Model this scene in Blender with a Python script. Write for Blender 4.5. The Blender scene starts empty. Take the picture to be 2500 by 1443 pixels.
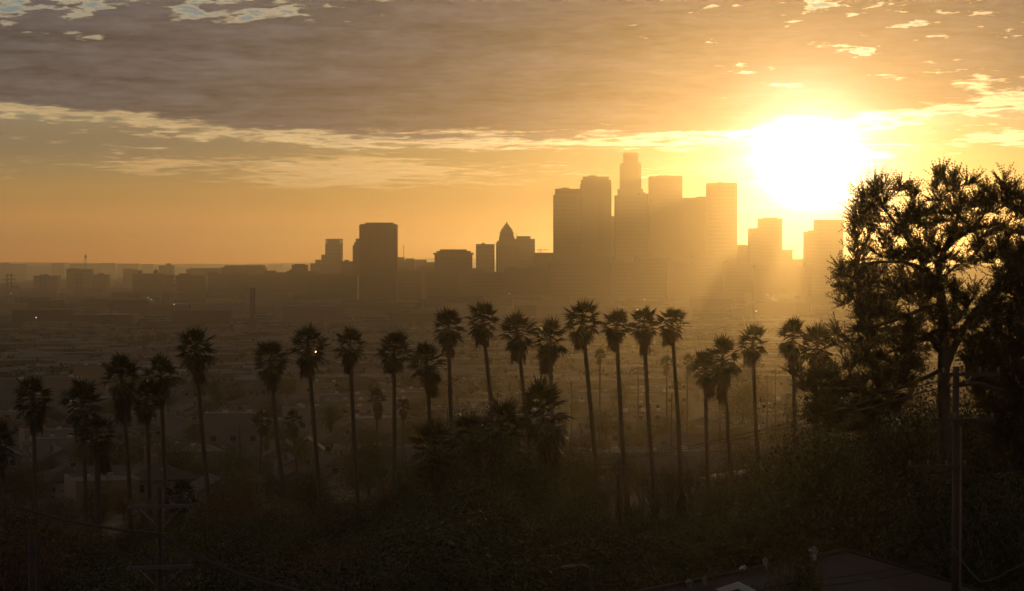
import bpy, bmesh, math, random
import numpy as np
from mathutils import Vector, Matrix
R = math.radians
S = bpy.context.scene
COL = S.collection

# ------------------------------------------------------------------ camera
F = 5900.0            # focal length in pixels of the 2500 px wide photograph
HZ = 652.0            # row of the true horizon
CAMZ = 70.0           # metres above the basin floor
PITCH = math.atan((721.5 - HZ) / F)
cam = bpy.data.cameras.new('camera')
camo = bpy.data.objects.new('camera', cam)
COL.objects.link(camo)
S.camera = camo
cam.sensor_width = 36
cam.lens = 36 * F / 2500
cam.clip_start = 0.5
cam.clip_end = 90000
camo.location = (0, 0, CAMZ)
camo.rotation_euler = (math.pi / 2 - PITCH, 0, 0)

# ------------------------------------------------------------------ sun, exposure
HAZE, HAZE_G = 8.8e-5, 0.903        # density per metre, forward scattering
SUN_AZ, SUN_EL = 6.96, 2.45        # degrees right of the view axis, above the horizon
sd = Vector((math.sin(R(SUN_AZ)) * math.cos(R(SUN_EL)), math.cos(R(SUN_AZ)) * math.cos(R(SUN_EL)), math.sin(R(SUN_EL))))
sl = bpy.data.lights.new('sun', 'SUN')
sl.energy = 0.37
sl.angle = R(0.53)
sl.color = (1.0, 0.55, 0.15)
slo = bpy.data.objects.new('sun', sl)
COL.objects.link(slo)
slo.rotation_euler = (-sd).to_track_quat('-Z', 'Y').to_euler()
slo.location = (0, 0, 500)
S.view_settings.view_transform = 'Standard'
S.view_settings.look = 'None'
S.view_settings.exposure = 0.0
S.view_settings.gamma = 1.0
S.cycles.use_denoising = True
S.cycles.denoiser = 'OPENIMAGEDENOISE'
S.cycles.denoising_prefilter = 'ACCURATE'
S.cycles.max_bounces = 5
S.cycles.diffuse_bounces = 2
S.cycles.glossy_bounces = 2
S.cycles.transmission_bounces = 2
S.cycles.transparent_max_bounces = 8
S.cycles.volume_bounces = 2
S.cycles.sample_clamp_indirect = 3.0
S.cycles.use_fast_gi = False
S.cycles.caustics_reflective = False
S.cycles.caustics_refractive = False

# ------------------------------------------------------------------ node helper
class G:
    """a socket in a node tree, with arithmetic"""
    def __init__(s, t, sock): s.t, s.s = t, sock
    def m(s, op, *a, clamp=False):
        n = s.t.nodes.new('ShaderNodeMath'); n.operation = op; n.use_clamp = clamp
        for i, v in enumerate((s,) + a):
            if isinstance(v, G): s.t.links.new(v.s, n.inputs[i])
            else: n.inputs[i].default_value = v
        return G(s.t, n.outputs[0])
    def __add__(s, o): return s.m('ADD', o)
    __radd__ = __add__
    def __mul__(s, o): return s.m('MULTIPLY', o)
    __rmul__ = __mul__
    def __sub__(s, o): return s.m('SUBTRACT', o)
    def __rsub__(s, o): return (s * -1.0) + o
    def __truediv__(s, o): return s.m('DIVIDE', o)
    def sm(s, a, b):
        n = s.t.nodes.new('ShaderNodeMapRange'); n.interpolation_type = 'SMOOTHSTEP'
        s.t.links.new(s.s, n.inputs[0]); n.inputs[1].default_value = a; n.inputs[2].default_value = b
        return G(s.t, n.outputs[0])
    def gauss(s, c, w):
        d = (s - c) * (1.0 / w); return ((d * d) * -1.0).m('EXPONENT')
def noise(t, vec, scale, detail=4, rough=0.55, dist=0.0):
    n = t.nodes.new('ShaderNodeTexNoise'); n.inputs['Scale'].default_value = scale
    n.inputs['Detail'].default_value = detail; n.inputs['Roughness'].default_value = rough
    n.inputs['Distortion'].default_value = dist
    if vec is not None: t.links.new(vec, n.inputs['Vector'])
    return G(t, n.outputs['Fac'])
def comb(t, x, y, z):
    n = t.nodes.new('ShaderNodeCombineXYZ')
    for i, v in enumerate((x, y, z)):
        if isinstance(v, G): t.links.new(v.s, n.inputs[i])
        else: n.inputs[i].default_value = v
    return n.outputs[0]
def mixc(t, fac, a, b, mode='MIX'):
    n = t.nodes.new('ShaderNodeMix'); n.data_type = 'RGBA'; n.blend_type = mode; n.clamp_factor = True
    for sock, v in ((n.inputs[0], fac), (n.inputs[6], a), (n.inputs[7], b)):
        if isinstance(v, G): t.links.new(v.s, sock)
        elif isinstance(v, (int, float)): sock.default_value = v
        elif isinstance(v, tuple): sock.default_value = v + (1,)
        else: t.links.new(v, sock)
    return n.outputs[2]
def scalec(t, c, f):
    n = t.nodes.new('ShaderNodeVectorMath'); n.operation = 'SCALE'
    if isinstance(c, tuple): n.inputs[0].default_value = c
    else: t.links.new(c, n.inputs[0])
    if isinstance(f, G): t.links.new(f.s, n.inputs['Scale'])
    else: n.inputs['Scale'].default_value = f
    return n.outputs[0]
def addc(t, a, b):
    n = t.nodes.new('ShaderNodeVectorMath'); n.operation = 'ADD'
    t.links.new(a, n.inputs[0]); t.links.new(b, n.inputs[1]); return n.outputs[0]

# ------------------------------------------------------------------ world: evening sky with a broken cloud deck
w = bpy.data.worlds.new('World'); S.world = w; w.use_nodes = True
w.cycles.sampling_method = 'MANUAL'; w.cycles.sample_map_resolution = 1024
T = w.node_tree; bg = T.nodes['Background']
sky = T.nodes.new('ShaderNodeTexSky'); sky.sky_type = 'NISHITA'; sky.sun_disc = False
sky.sun_elevation = R(SUN_EL); sky.sun_rotation = R(SUN_AZ)
sky.dust_density = 1.5; sky.air_density = 1.0; sky.ozone_density = 1.5
tc = T.nodes.new('ShaderNodeTexCoord')
nv = T.nodes.new('ShaderNodeVectorMath'); nv.operation = 'NORMALIZE'; T.links.new(tc.outputs['Generated'], nv.inputs[0])
sx = T.nodes.new('ShaderNodeSeparateXYZ'); T.links.new(nv.outputs[0], sx.inputs[0])
dx, dy, dz = (G(T, sx.outputs[i]) for i in range(3))
azr = dx.m('ARCTAN2', dy); az = azr * 57.2958
el = dz.m('ARCSINE') * 57.2958
dt = T.nodes.new('ShaderNodeVectorMath'); dt.operation = 'DOT_PRODUCT'
T.links.new(nv.outputs[0], dt.inputs[0]); dt.inputs[1].default_value = sd
th = G(T, dt.outputs['Value']).m('MINIMUM', 0.9999999).m('ARCCOSINE') * 57.2958
elp = el.m('MAXIMUM', 0.0)
# angular coordinates: an arc in degrees and a vertical one that widens with elevation
rad = elp.m('MULTIPLY', 1 / 57.2958).m('COSINE') * 57.2958
cx = azr.m('SINE') * rad; cy = azr.m('COSINE') * rad
lw = (elp + 0.8).m('LOGARITHM', math.e) * 17.0
P = comb(T, cx, cy, lw)
g8 = (th * (-1 / 8.0)).m('EXPONENT'); g4 = (th * (-1 / 3.6)).m('EXPONENT')
g2 = (th * (-1 / 1.9)).m('EXPONENT'); g20 = (th * (-1 / 22.0)).m('EXPONENT')
# clear air
ramp = T.nodes.new('ShaderNodeValToRGB'); ramp.color_ramp.interpolation = 'EASE'
cr = ramp.color_ramp.elements
T.links.new((elp * (1 / 14.0)).s, ramp.inputs[0])
cr[0].position = 0.0; cr[0].color = (1.5, 0.48, 0.065, 1)
cr[1].position = 1.0; cr[1].color = (0.13, 0.22, 0.27, 1)
for p_, c_ in ((0.07, (0.80, 0.355, 0.085)), (0.12, (0.50, 0.275, 0.080)), (0.17, (0.34, 0.245, 0.098)), (0.30, (0.21, 0.25, 0.20)), (0.42, (0.165, 0.24, 0.25))):
    e_ = cr.new(p_); e_.color = c_ + (1,)
clear = addc(T, scalec(T, ramp.outputs[0], g20 * 0.15 + 0.85), scalec(T, sky.outputs[0], 0.004))
clear = addc(T, clear, scalec(T, (0.55, 0.26, 0.055), g8 * 0.08))
# cloud deck thickness
n_lo = noise(T, P, 0.16, 3, 0.5)
n_md = noise(T, P, 0.75, 5, 0.55, 0.25)
n_hi = noise(T, comb(T, cx * 0.55, cy * 0.55, lw), 2.6, 5, 0.55, 0.4)
n_st = noise(T, comb(T, cx * 0.36, cy * 0.36, lw), 0.95, 6, 0.62, 0.35)
edge = ((az * R(4.4)).m('COSINE') * -2.0) + 4.8
e = el - edge
brk = el.sm(4.6, 6.4) * (1.0 - el.sm(12.0, 26.0)) * (az * -1.0).sm(-3.0, 9.0)             # the deck breaks up towards the upper left
brr = el.sm(3.4, 4.6) * (1.0 - el.sm(12.0, 26.0)) * az.sm(-3.0, 6.0)
near = e.gauss(0.0, 0.45)
t0 = (e * 1.25).m('MINIMUM', 0.78) + (n_md - 0.5) * (near * -0.55 + 1.0) + (n_hi - 0.5) * (near * 1.1 + 0.55 + brk * 1.0 + brr * 0.8) + (n_st - 0.5) * 1.15
t0 = t0 + (n_lo - 0.5) * 0.5
t0 = t0 - brk * 0.72 - brr * 0.36
body = t0.sm(-0.12, 0.26)
thick = (t0 * (e.sm(0.6, 1.6) * 1.2 + 1.0)).sm(0.06, 0.46) * (e * 1.5 + (n_md - 0.5) * 1.0 + (n_st - 0.5) * 1.1).sm(0.05, 0.55)
deckn = ((n_st - 0.5) * 1.9 + (n_md - 0.5) * 0.8 + (n_hi - 0.5) * 0.8 + (noise(T, comb(T, cx * 0.4, cy * 0.4, lw), 4.2, 3, 0.55, 0.3) - 0.5) * 0.9 + 1.0)
deck = addc(T, scalec(T, (0.078, 0.070, 0.073), 1.0), scalec(T, (0.62, 0.33, 0.085), g4 * 0.14 + g8 * 0.04))
deck = addc(T, deck, scalec(T, (0.035, 0.028, 0.018), g20))
deck = scalec(T, deck, deckn)
lit = addc(T, scalec(T, (0.60, 0.43, 0.21), 1.0), scalec(T, (1.0, 0.70, 0.36), g4 * 3.0 + g8 * 0.4))
cloud = mixc(T, thick, lit, deck)
# a dull veil under the deck on the left and rippled high wisps lit from below
veil = el.gauss(2.95, 0.6) * (az * -1.0).sm(0.5, 9.0) * 0.9
c1 = mixc(T, veil, clear, (0.235, 0.178, 0.105))
wv = noise(T, comb(T, cx * 0.45, cy * 0.45, lw), 2.6, 5, 0.66, 0.5)
wl = noise(T, P, 0.22, 2, 0.5)
win = el.gauss(2.28, 0.40) * (az + 4.0).gauss(0.0, 8.5)
wisp = ((wv - 0.5) * 2.4 + (wl - 0.5) * 2.0 + win * 0.6).sm(0.30, 0.85) * win.sm(0.1, 0.5) * 0.95
c2 = mixc(T, wisp, c1, addc(T, scalec(T, (0.60, 0.385, 0.16), 1.0), scalec(T, (0.7, 0.42, 0.16), g8 * 1.1)))
rag = ((e + 0.55).m('ABSOLUTE') * -0.9) + (n_st - 0.5) * 1.5 + (n_hi - 0.5) * 0.9 + (n_lo - 0.5) * 0.8 + az.sm(-4.0, 9.0) * 0.16
c2 = mixc(T, rag.sm(0.05, 0.26) * 0.85, c2, lit)      # ragged scraps under the deck
c3 = mixc(T, body, c2, cloud)
# the sun's glare through thin cloud
thn = th * (e.sm(-0.1, 0.7) * 0.28 + 1.0) * ((n_md - 0.5) * 0.25 + (n_st - 0.5) * 0.8 + (n_hi - 0.5) * 0.25 + 1.0)
glow = addc(T, scalec(T, (1.0, 0.90, 0.72), (thn * thn * (-1 / 0.5)).m('EXPONENT') * 12.0 + (thn * thn * (-1 / 3.5)).m('EXPONENT') * 1.6),
            scalec(T, (1.0, 0.72, 0.34), g2 * (0.30 - thick * body * 0.35)))
c4 = addc(T, c3, glow)
T.links.new(c4, bg.inputs[0]); bg.inputs[1].default_value = 1.0

# ------------------------------------------------------------------ pixel to place
def ray(px, py):
    a, b = (px - 1250.0) / F, -(py - 721.5) / F
    c, s_ = math.cos(PITCH), math.sin(PITCH)
    return (a, c + b * s_, b * c - s_)
def at(px, py, D):
    """the point seen at that pixel, D metres away along the ground axis"""
    r = ray(px, py); k = D / r[1]
    return Vector((r[0] * k, D, CAMZ + r[2] * k))
def pxm(D): return D / F        # metres per photograph pixel at that distance

# ------------------------------------------------------------------ materials
def mat(name, col, rough=0.8, var=0.25, scale=1.0, metal=0.0, spec=0.5, bump=0.0, trans=0.0, obj_var=0.0, coords='Object'):
    m = bpy.data.materials.new(name); m.use_nodes = True
    t = m.node_tree; b = t.nodes['Principled BSDF']
    b.inputs['Roughness'].default_value = rough; b.inputs['Metallic'].default_value = metal
    b.inputs['Specular IOR Level'].default_value = spec
    tcn = t.nodes.new('ShaderNodeTexCoord')
    n = noise(t, tcn.outputs[coords], scale, 5, 0.6)
    f = (n - 0.5) * (2.2 * var) + 1.0
    if obj_var:
        oi = t.nodes.new('ShaderNodeObjectInfo')
        f = f * ((G(t, oi.outputs['Random']) - 0.5) * (2 * obj_var) + 1.0)
    c = scalec(t, col, f)
    t.links.new(c, b.inputs['Base Color'])
    if bump:
        bn = t.nodes.new('ShaderNodeBump'); bn.inputs['Strength'].default_value = bump; bn.inputs['Distance'].default_value = 0.05
        t.links.new(n.s, bn.inputs['Height']); t.links.new(bn.outputs[0], b.inputs['Normal'])
    if trans:
        tr = t.nodes.new('ShaderNodeBsdfTranslucent'); t.links.new(c, tr.inputs[0])
        mx = t.nodes.new('ShaderNodeMixShader'); mx.inputs[0].default_value = trans
        t.links.new(b.outputs[0], mx.inputs[1]); t.links.new(tr.outputs[0], mx.inputs[2])
        t.links.new(mx.outputs[0], t.nodes['Material Output'].inputs[0])
    return m
M = {
 'ground': mat('dry_hillside', (0.05, 0.043, 0.027), 0.95, 0.6, 0.06, bump=0.4),
 'hills': mat('hazy_hills', (0.07, 0.07, 0.045), 1.0, 0.4, 0.002),
 'asphalt': mat('asphalt', (0.05, 0.05, 0.05), 0.6, 0.3, 0.4),
 'concrete': mat('concrete', (0.15, 0.137, 0.12), 0.9, 0.25, 0.08, spec=0.08),
 'concrete_dk': mat('dark_concrete', (0.14, 0.125, 0.11), 0.9, 0.25, 0.08, spec=0.08),
 'granite': mat('granite', (0.15, 0.13, 0.115), 0.85, 0.2, 0.08, spec=0.08),
 'limestone': mat('limestone', (0.24, 0.22, 0.19), 0.8, 0.2, 0.08),
 'glass': mat('dark_glass', (0.03, 0.035, 0.04), 0.12, 0.2, 0.3),
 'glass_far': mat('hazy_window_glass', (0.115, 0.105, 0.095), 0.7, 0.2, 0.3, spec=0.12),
 'plaster_w': mat('white_plaster', (0.19, 0.18, 0.16), 0.85, 0.15, 0.5, obj_var=0.15),
 'plaster_b': mat('beige_plaster', (0.22, 0.18, 0.13), 0.85, 0.2, 0.5, obj_var=0.2),
 'plaster_g': mat('grey_plaster', (0.15, 0.15, 0.145), 0.85, 0.2, 0.5, obj_var=0.2),
 'far_wall': mat('dull_distant_wall', (0.10, 0.092, 0.08), 0.9, 0.25, 0.02),
 'far_roof': mat('dull_distant_roof', (0.075, 0.07, 0.062), 0.9, 0.3, 0.02),
 'brick': mat('brick_red', (0.14, 0.085, 0.062), 0.85, 0.3, 0.7, obj_var=0.2),
 'shingle': mat('shingle', (0.055, 0.048, 0.042), 0.8, 0.35, 2.2, obj_var=0.3, bump=0.3),
 'shingle_b': mat('brown_shingle', (0.055, 0.04, 0.03), 0.9, 0.35, 2.2, obj_var=0.2, bump=0.3),
 'roof_flat': mat('pale_flat_roof', (0.12, 0.112, 0.102), 0.75, 0.25, 0.25, obj_var=0.25),
 'roof_dark': mat('tar_roof', (0.06, 0.056, 0.05), 0.7, 0.3, 0.25, obj_var=0.25),
 'metal': mat('galvanised', (0.42, 0.42, 0.43), 0.32, 0.15, 3.0, metal=1.0),
 'steel': mat('weathered_steel', (0.16, 0.15, 0.14), 0.55, 0.2, 1.0),
 'wood': mat('creosoted_wood', (0.06, 0.045, 0.032), 0.8, 0.35, 3.0, bump=0.3),
 'armwood': mat('grey_crossarm_wood', (0.13, 0.112, 0.095), 0.7, 0.3, 5.0),
 'trim': mat('white_trim', (0.62, 0.62, 0.60), 0.6, 0.1, 2.0),
 'rubber': mat('black_rubber', (0.02, 0.02, 0.02), 0.7, 0.1, 3.0),
 'carpaint': mat('pale_car_paint', (0.50, 0.50, 0.50), 0.25, 0.05, 1.0, obj_var=0.3),
 'palmbark': mat('palm_bark', (0.085, 0.066, 0.048), 0.9, 0.4, 4.0, bump=0.5),
 'frond': mat('palm_frond', (0.044, 0.050, 0.014), 0.14, 0.3, 1.5, trans=0.15, spec=0.6),
 'deadfrond': mat('dead_palm_frond', (0.065, 0.045, 0.024), 0.75, 0.4, 2.0, trans=0.1),
 'bark': mat('tree_bark', (0.07, 0.055, 0.042), 0.9, 0.4, 3.0, bump=0.5),
 'needle': mat('pine_needle', (0.075, 0.072, 0.026), 0.5, 0.4, 0.7, trans=0.35),
 'leaf': mat('broad_leaf', (0.058, 0.068, 0.018), 0.5, 0.3, 0.8, trans=0.25, spec=0.3, obj_var=0.25),
 'leaf_d': mat('dark_leaf', (0.043, 0.050, 0.014), 0.55, 0.3, 0.8, trans=0.2, spec=0.25, obj_var=0.25),
 'leaf_o': mat('rusty_leaf', (0.115, 0.07, 0.024), 0.65, 0.3, 0.8, trans=0.25, obj_var=0.2),
 'twig': mat('bare_twig', (0.085, 0.062, 0.045), 0.8, 0.3, 4.0),
 'feather': mat('dark_feather', (0.03, 0.028, 0.025), 0.6, 0.2, 20.0),
 'cable': mat('cable_jacket', (0.012, 0.011, 0.010), 0.9, 0.2, 5.0),
}
def emit(name, col, k):
    m = bpy.data.materials.new(name); m.use_nodes = True; b = m.node_tree.nodes['Principled BSDF']
    b.inputs['Emission Color'].default_value = col + (1,); b.inputs['Emission Strength'].default_value = k
    return m
M['lamp_w'] = emit('lit_lamp_white', (1.0, 0.90, 0.72), 2.0)
M['lamp_y'] = emit('lit_lamp_amber', (1.0, 0.70, 0.28), 2.5)

# ------------------------------------------------------------------ mesh helpers
class MB:
    def __init__(s): s.v = []; s.f = []
    def box(s, cx, cy, cz, sx, sy, sz, rz=0.0, taper=1.0):
        """box with its base at cz"""
        k = len(s.v); c, d = math.cos(rz), math.sin(rz)
        for z, q in ((0, 1.0), (sz, taper)):
            for x, y in ((-1, -1), (1, -1), (1, 1), (-1, 1)):
                a, b = x * sx / 2 * q, y * sy / 2 * q
                s.v.append((cx + a * c - b * d, cy + a * d + b * c, cz + z))
        s.f += [(k, k+3, k+2, k+1), (k+4, k+5, k+6, k+7)] + [(k+i, k+(i+1) % 4, k+4+(i+1) % 4, k+4+i) for i in range(4)]
        return s
    def poly(s, pts):
        k = len(s.v); s.v += [tuple(p) for p in pts]; s.f.append(tuple(range(k, k+len(pts)))); return s
    def slab(s, pts, thick):
        """a flat polygon given a thickness downwards"""
        k = len(s.v); n = len(pts)
        s.v += [tuple(p) for p in pts] + [(p[0], p[1], p[2] - thick) for p in pts]
        s.f += [tuple(range(k, k+n)), tuple(range(k+2*n-1, k+n-1, -1))]
        s.f += [(k+i, k+n+i, k+n+(i+1) % n, k+(i+1) % n) for i in range(n)]
        return s
    def tube(s, pts, rad, n=6, cap=True):
        pts = [Vector(p) for p in pts]
        if not hasattr(rad, '__len__'): rad = [rad] * len(pts)
        k = len(s.v); up = None
        for i, p in enumerate(pts):
            d = (pts[min(i+1, len(pts)-1)] - pts[max(i-1, 0)])
            d = d.normalized() if d.length > 1e-9 else Vector((0, 0, 1))
            if up is None: up = d.orthogonal().normalized()
            up = (up - d * up.dot(d)); up = up.normalized() if up.length > 1e-6 else d.orthogonal().normalized()
            sd_ = d.cross(up)
            for j in range(n):
                a = 2 * math.pi * j / n
                s.v.append(tuple(p + (up * math.cos(a) + sd_ * math.sin(a)) * rad[i]))
        for i in range(len(pts) - 1):
            for j in range(n):
                s.f.append((k+i*n+j, k+i*n+(j+1) % n, k+(i+1)*n+(j+1) % n, k+(i+1)*n+j))
        if cap:
            s.f.append(tuple(k+j for j in reversed(range(n)))); s.f.append(tuple(k+(len(pts)-1)*n+j for j in range(n)))
        return s
    def lathe(s, prof, n=16, c=(0, 0, 0)):
        k = len(s.v)
        for r, z in prof:
            for j in range(n):
                a = 2 * math.pi * j / n; s.v.append((c[0]+r*math.cos(a), c[1]+r*math.sin(a), c[2]+z))
        for i in range(len(prof)-1):
            for j in range(n): s.f.append((k+i*n+j, k+i*n+(j+1) % n, k+(i+1)*n+(j+1) % n, k+(i+1)*n+j))
        s.f.append(tuple(k+j for j in reversed(range(n)))); s.f.append(tuple(k+(len(prof)-1)*n+j for j in range(n)))
        return s
    def mesh(s, name, m, smooth=False):
        me = bpy.data.meshes.new(name); me.from_pydata(s.v, [], s.f); me.materials.append(M[m] if isinstance(m, str) else m)
        if smooth: me.polygons.foreach_set('use_smooth', [True] * len(me.polygons))
        me.update(); return me
    def build(s, name, m, parent=None, smooth=False):
        return link(name, s.mesh(name, m, smooth), parent)
def link(name, data, parent=None):
    o = bpy.data.objects.new(name, data); COL.objects.link(o)
    if parent: o.parent = parent
    return o
def tag(o, label=None, cat=None, group=None, kind=None):
    if label: o['label'] = label
    if cat: o['category'] = cat
    if group: o['group'] = group
    if kind: o['kind'] = kind
    return o
def thing(name, loc, label, cat, group=None, rz=0.0):
    o = link(name, None); o.location = loc; o.rotation_euler = (0, 0, rz); o.empty_display_size = 0.5
    return tag(o, label, cat, group)
def copy_tree(o, parent=None, kids=None):
    c = o.copy(); COL.objects.link(c); c.parent = parent
    for ch in (o.children if kids is None else kids): copy_tree(ch, c)
    return c
def tri_mesh(name, V, Fc, m):
    """mesh from numpy arrays of vertices and equal-sized faces"""
    me = bpy.data.meshes.new(name); n = Fc.shape[1]
    me.vertices.add(len(V)); me.vertices.foreach_set('co', np.ascontiguousarray(V, dtype=np.float32).ravel())
    me.loops.add(Fc.size); me.loops.foreach_set('vertex_index', Fc.ravel().astype(np.int32))
    me.polygons.add(len(Fc)); me.polygons.foreach_set('loop_start', np.arange(0, Fc.size, n, dtype=np.int32))
    me.polygons.foreach_set('loop_total', np.full(len(Fc), n, dtype=np.int32))
    me.materials.append(M[m] if isinstance(m, str) else m); me.update(calc_edges=True); return me
CUBE = {}
def cube(m):
    if m not in CUBE: CUBE[m] = MB().box(0, 0, 0, 1, 1, 1).mesh('block_' + m, m)
    return CUBE[m]
def blk(name, m, parent, c, size, rz=0.0):
    """a box part (base centre, size) that shares the unit block"""
    o = link(name, cube(m), parent); o.location = c; o.scale = size; o.rotation_euler = (0, 0, rz); return o
rng = np.random.default_rng(7)
rnd = random.Random(11)

# ------------------------------------------------------------------ terrain
TD = [-400, 0, 30, 60, 90, 120, 180, 250, 320, 400, 600, 900, 1400, 2200, 3000, 40000]
TZ = [69, 66.3, 61, 57, 53.5, 51, 47.5, 43.5, 38.5, 33, 22, 13, 6, 2, 0, 0]
def ground_z(x, y):
    x = np.asarray(x, float); y = np.asarray(y, float)
    z = np.interp(y, TD, TZ)
    wgt = np.interp(y, [0, 60, 120, 260, 420, 700], [0, .4, 1, 1, .5, 0])
    z = z + np.clip(x, -70, 40) * 0.085 * wgt * np.where(x < 0, 1.0, 0.35)
    z = z + np.interp(y, [0, 80, 600, 3000], [0.2, .6, .5, 0]) * np.sin(x * .11 + y * .05) * np.sin(y * .083 - x * .04)
    return z
def gz(x, y): return float(ground_z(x, y))
ys = np.concatenate([np.linspace(-350, 0, 8)[:-1], np.linspace(0, 600, 90)[:-1], np.geomspace(600, 24000, 70)])
us = np.linspace(-1, 1, 61)
YY, UU = np.meshgrid(ys, us, indexing='ij')
XX = UU * (160 + 0.42 * np.maximum(YY, 0))
V = np.stack([XX, YY, ground_z(XX, YY)], -1).reshape(-1, 3)
ni, nj = YY.shape
idx = np.arange(ni * nj).reshape(ni, nj)
Fq = np.stack([idx[:-1, :-1], idx[:-1, 1:], idx[1:, 1:], idx[1:, :-1]], -1).reshape(-1, 4)
g_ = tri_mesh('ground', V, Fq, 'ground'); g_.polygons.foreach_set('use_smooth', [True] * len(g_.polygons))
tag(link('ground', g_), kind='structure')
# far hills along the horizon
def hills(name, D, base, prof, seed):
    r = np.random.default_rng(seed); xs = np.linspace(-700, 3300, 260)
    yt = np.interp(xs, [p[0] for p in prof], [p[1] for p in prof]) + np.convolve(r.normal(0, 1.0, 270), np.ones(11) / 5, 'valid')
    top = [at(a, b, D) for a, b in zip(xs, yt)]
    mb = MB(); n = len(top)
    for p in top: mb.v += [(p.x, D - 900, -0.5), (p.x, D - 250, p.z * .7), (p.x, D, p.z), (p.x, D + 900, -0.5)]
    for i in range(n - 1):
        for j in range(3): mb.f.append((4*i+j, 4*i+4+j, 4*i+5+j, 4*i+1+j))
    return tag(mb.build(name, 'hills', smooth=True), kind='structure')
hills('hills', 21000, 0, [(-700, 640), (0, 640), (200, 642), (400, 645), (700, 643), (1000, 634), (1060, 630), (1400, 636), (1950, 628), (2100, 632), (3300, 620)], 1)
hills('far_hills', 16500, 0, [(-700, 648), (0, 647), (300, 652), (800, 652), (1200, 648), (1950, 640), (3300, 640)], 2)

# ------------------------------------------------------------------ skyline
def skyline(name, label, D, depth, segs, wall='concrete_dk', style='bands', sp=8.0, plant=True, group=None):
    x0 = min(s[0] for s in segs); x1 = max(s[1] for s in segs)
    c = at((x0 + x1) / 2, HZ, D)
    t = thing(name, (c.x, D, gz(c.x, D)), label, 'building', group)
    z0 = t.location.z
    for i, sg in enumerate(segs):
        a, b = at(sg[0], sg[2], D), at(sg[1], sg[2], D)
        wd = b.x - a.x; h = a.z - z0; dp = depth * (sg[3] if len(sg) > 3 else 1.0) - i * 1.3
        cx = (a.x + b.x) / 2 - c.x; cy = depth / 2
        zb = 0.0
        if len(sg) > 4: zb = at(0, sg[4], D).z - z0 - 1.0      # a setback that starts on the one below
        nm = 'wall' if i == 0 else 'setback'
        blk(nm, wall, t, (cx, cy, zb), (wd, dp, h - zb))
        lo = max(zb + 3, h - 150)
        if style == 'bands':
            n = int(max(1, min(20, (h - lo - 4) / sp)))
            for k in range(n):
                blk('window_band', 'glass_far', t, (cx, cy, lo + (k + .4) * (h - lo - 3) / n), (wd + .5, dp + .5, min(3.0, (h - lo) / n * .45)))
        elif style == 'ribs':
            n = max(4, int(wd / 4.2))
            for k in range(n):
                xk = cx - wd / 2 + (k + .5) * wd / n
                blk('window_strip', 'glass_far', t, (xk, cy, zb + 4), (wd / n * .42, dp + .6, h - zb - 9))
        if plant and i == len(segs) - 1:
            blk('roof_plant', 'concrete_dk', t, (cx - wd * .12, cy, h - .3), (wd * .3, dp * .4, 3.3))
        if wd > 12: blk('parapet', wall, t, (cx, cy, h - 1.4), (wd + .9, dp + .9, 1.6))
    return t
def mast(parent, px, y0, y1, D, w=0.9, arms=0):
    """a lattice mast as a part of a building"""
    a, b = at(px, y0, D), at(px, y1, D); o = parent.location
    mb = MB(); z0, z1 = a.z - o.z - 2, b.z - o.z; x = a.x - o.x; y = 12.0
    n = 7
    for sx in (-1, 1):
        for sy in (-1, 1): mb.tube([(x + sx * w, y + sy * w, z0), (x + sx * w * .5, y + sy * w * .5, z1)], .35, 4)
    for k in range(n):
        zz = z0 + (z1 - z0) * (k + .5) / n; mb.box(x, y, zz, 2 * w, 2 * w, .7)
    if arms: mb.lathe([(1.0, 0), (3.2, 2), (3.2, 6), (1, 9)], 8, (x, y, z1 - 12))
    return mb.build('mast', 'steel', parent)

# --- the tall cluster in front of the sun
skyline('office_tower', 'broad flat-topped dark tower at the left end of the tall downtown cluster', 4800, 50, [(1351.5, 1421, 476), (1356, 1420, 461, .9, 478)], 'granite', 'bands')
T2 = skyline('office_tower', 'tall tower with stepped shoulders, second from the left in the downtown cluster', 4700, 52,
        [(1418, 1493, 450), (1420, 1492, 439, .95, 452), (1424, 1487, 431, .9, 440)], 'granite', 'ribs')
blk('window_bay', 'glass_far', T2, (8.5, 0.2, 95), (11, 1.6, 108))
skyline('office_block', 'low grey block in the slot between the stepped tower and the tallest tower', 5300, 40, [(1490, 1508, 530)], 'concrete')
UB = skyline('office_tower', 'tallest tower of the skyline with a narrower crown and stepped shoulders', 5100, 54,
        [(1510, 1570, 461), (1515, 1566, 404, .9, 462), (1517, 1565, 398, .86, 405), (1523, 1559, 374, .7, 399), (1527, 1555, 371.5, .55, 375)], 'concrete', 'ribs', plant=False)
skyline('office_block', 'dark slab standing in front of the foot of the tallest tower', 4900, 46, [(1502, 1588, 477), (1562, 1588, 472, .9)], 'granite', 'bands')
T5 = skyline('office_tower', 'square dark tower with a flat top just right of the tallest tower', 4850, 48, [(1586, 1666, 430.5), (1606, 1665, 428.5, .9, 432)], 'concrete_dk', 'bands', plant=False)
skyline('office_block', 'lower slab with a stepped roof linking the two square towers of the cluster', 5000, 50, [(1664, 1731, 483), (1702, 1731, 480, .9)], 'concrete_dk', 'bands', plant=False)
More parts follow.
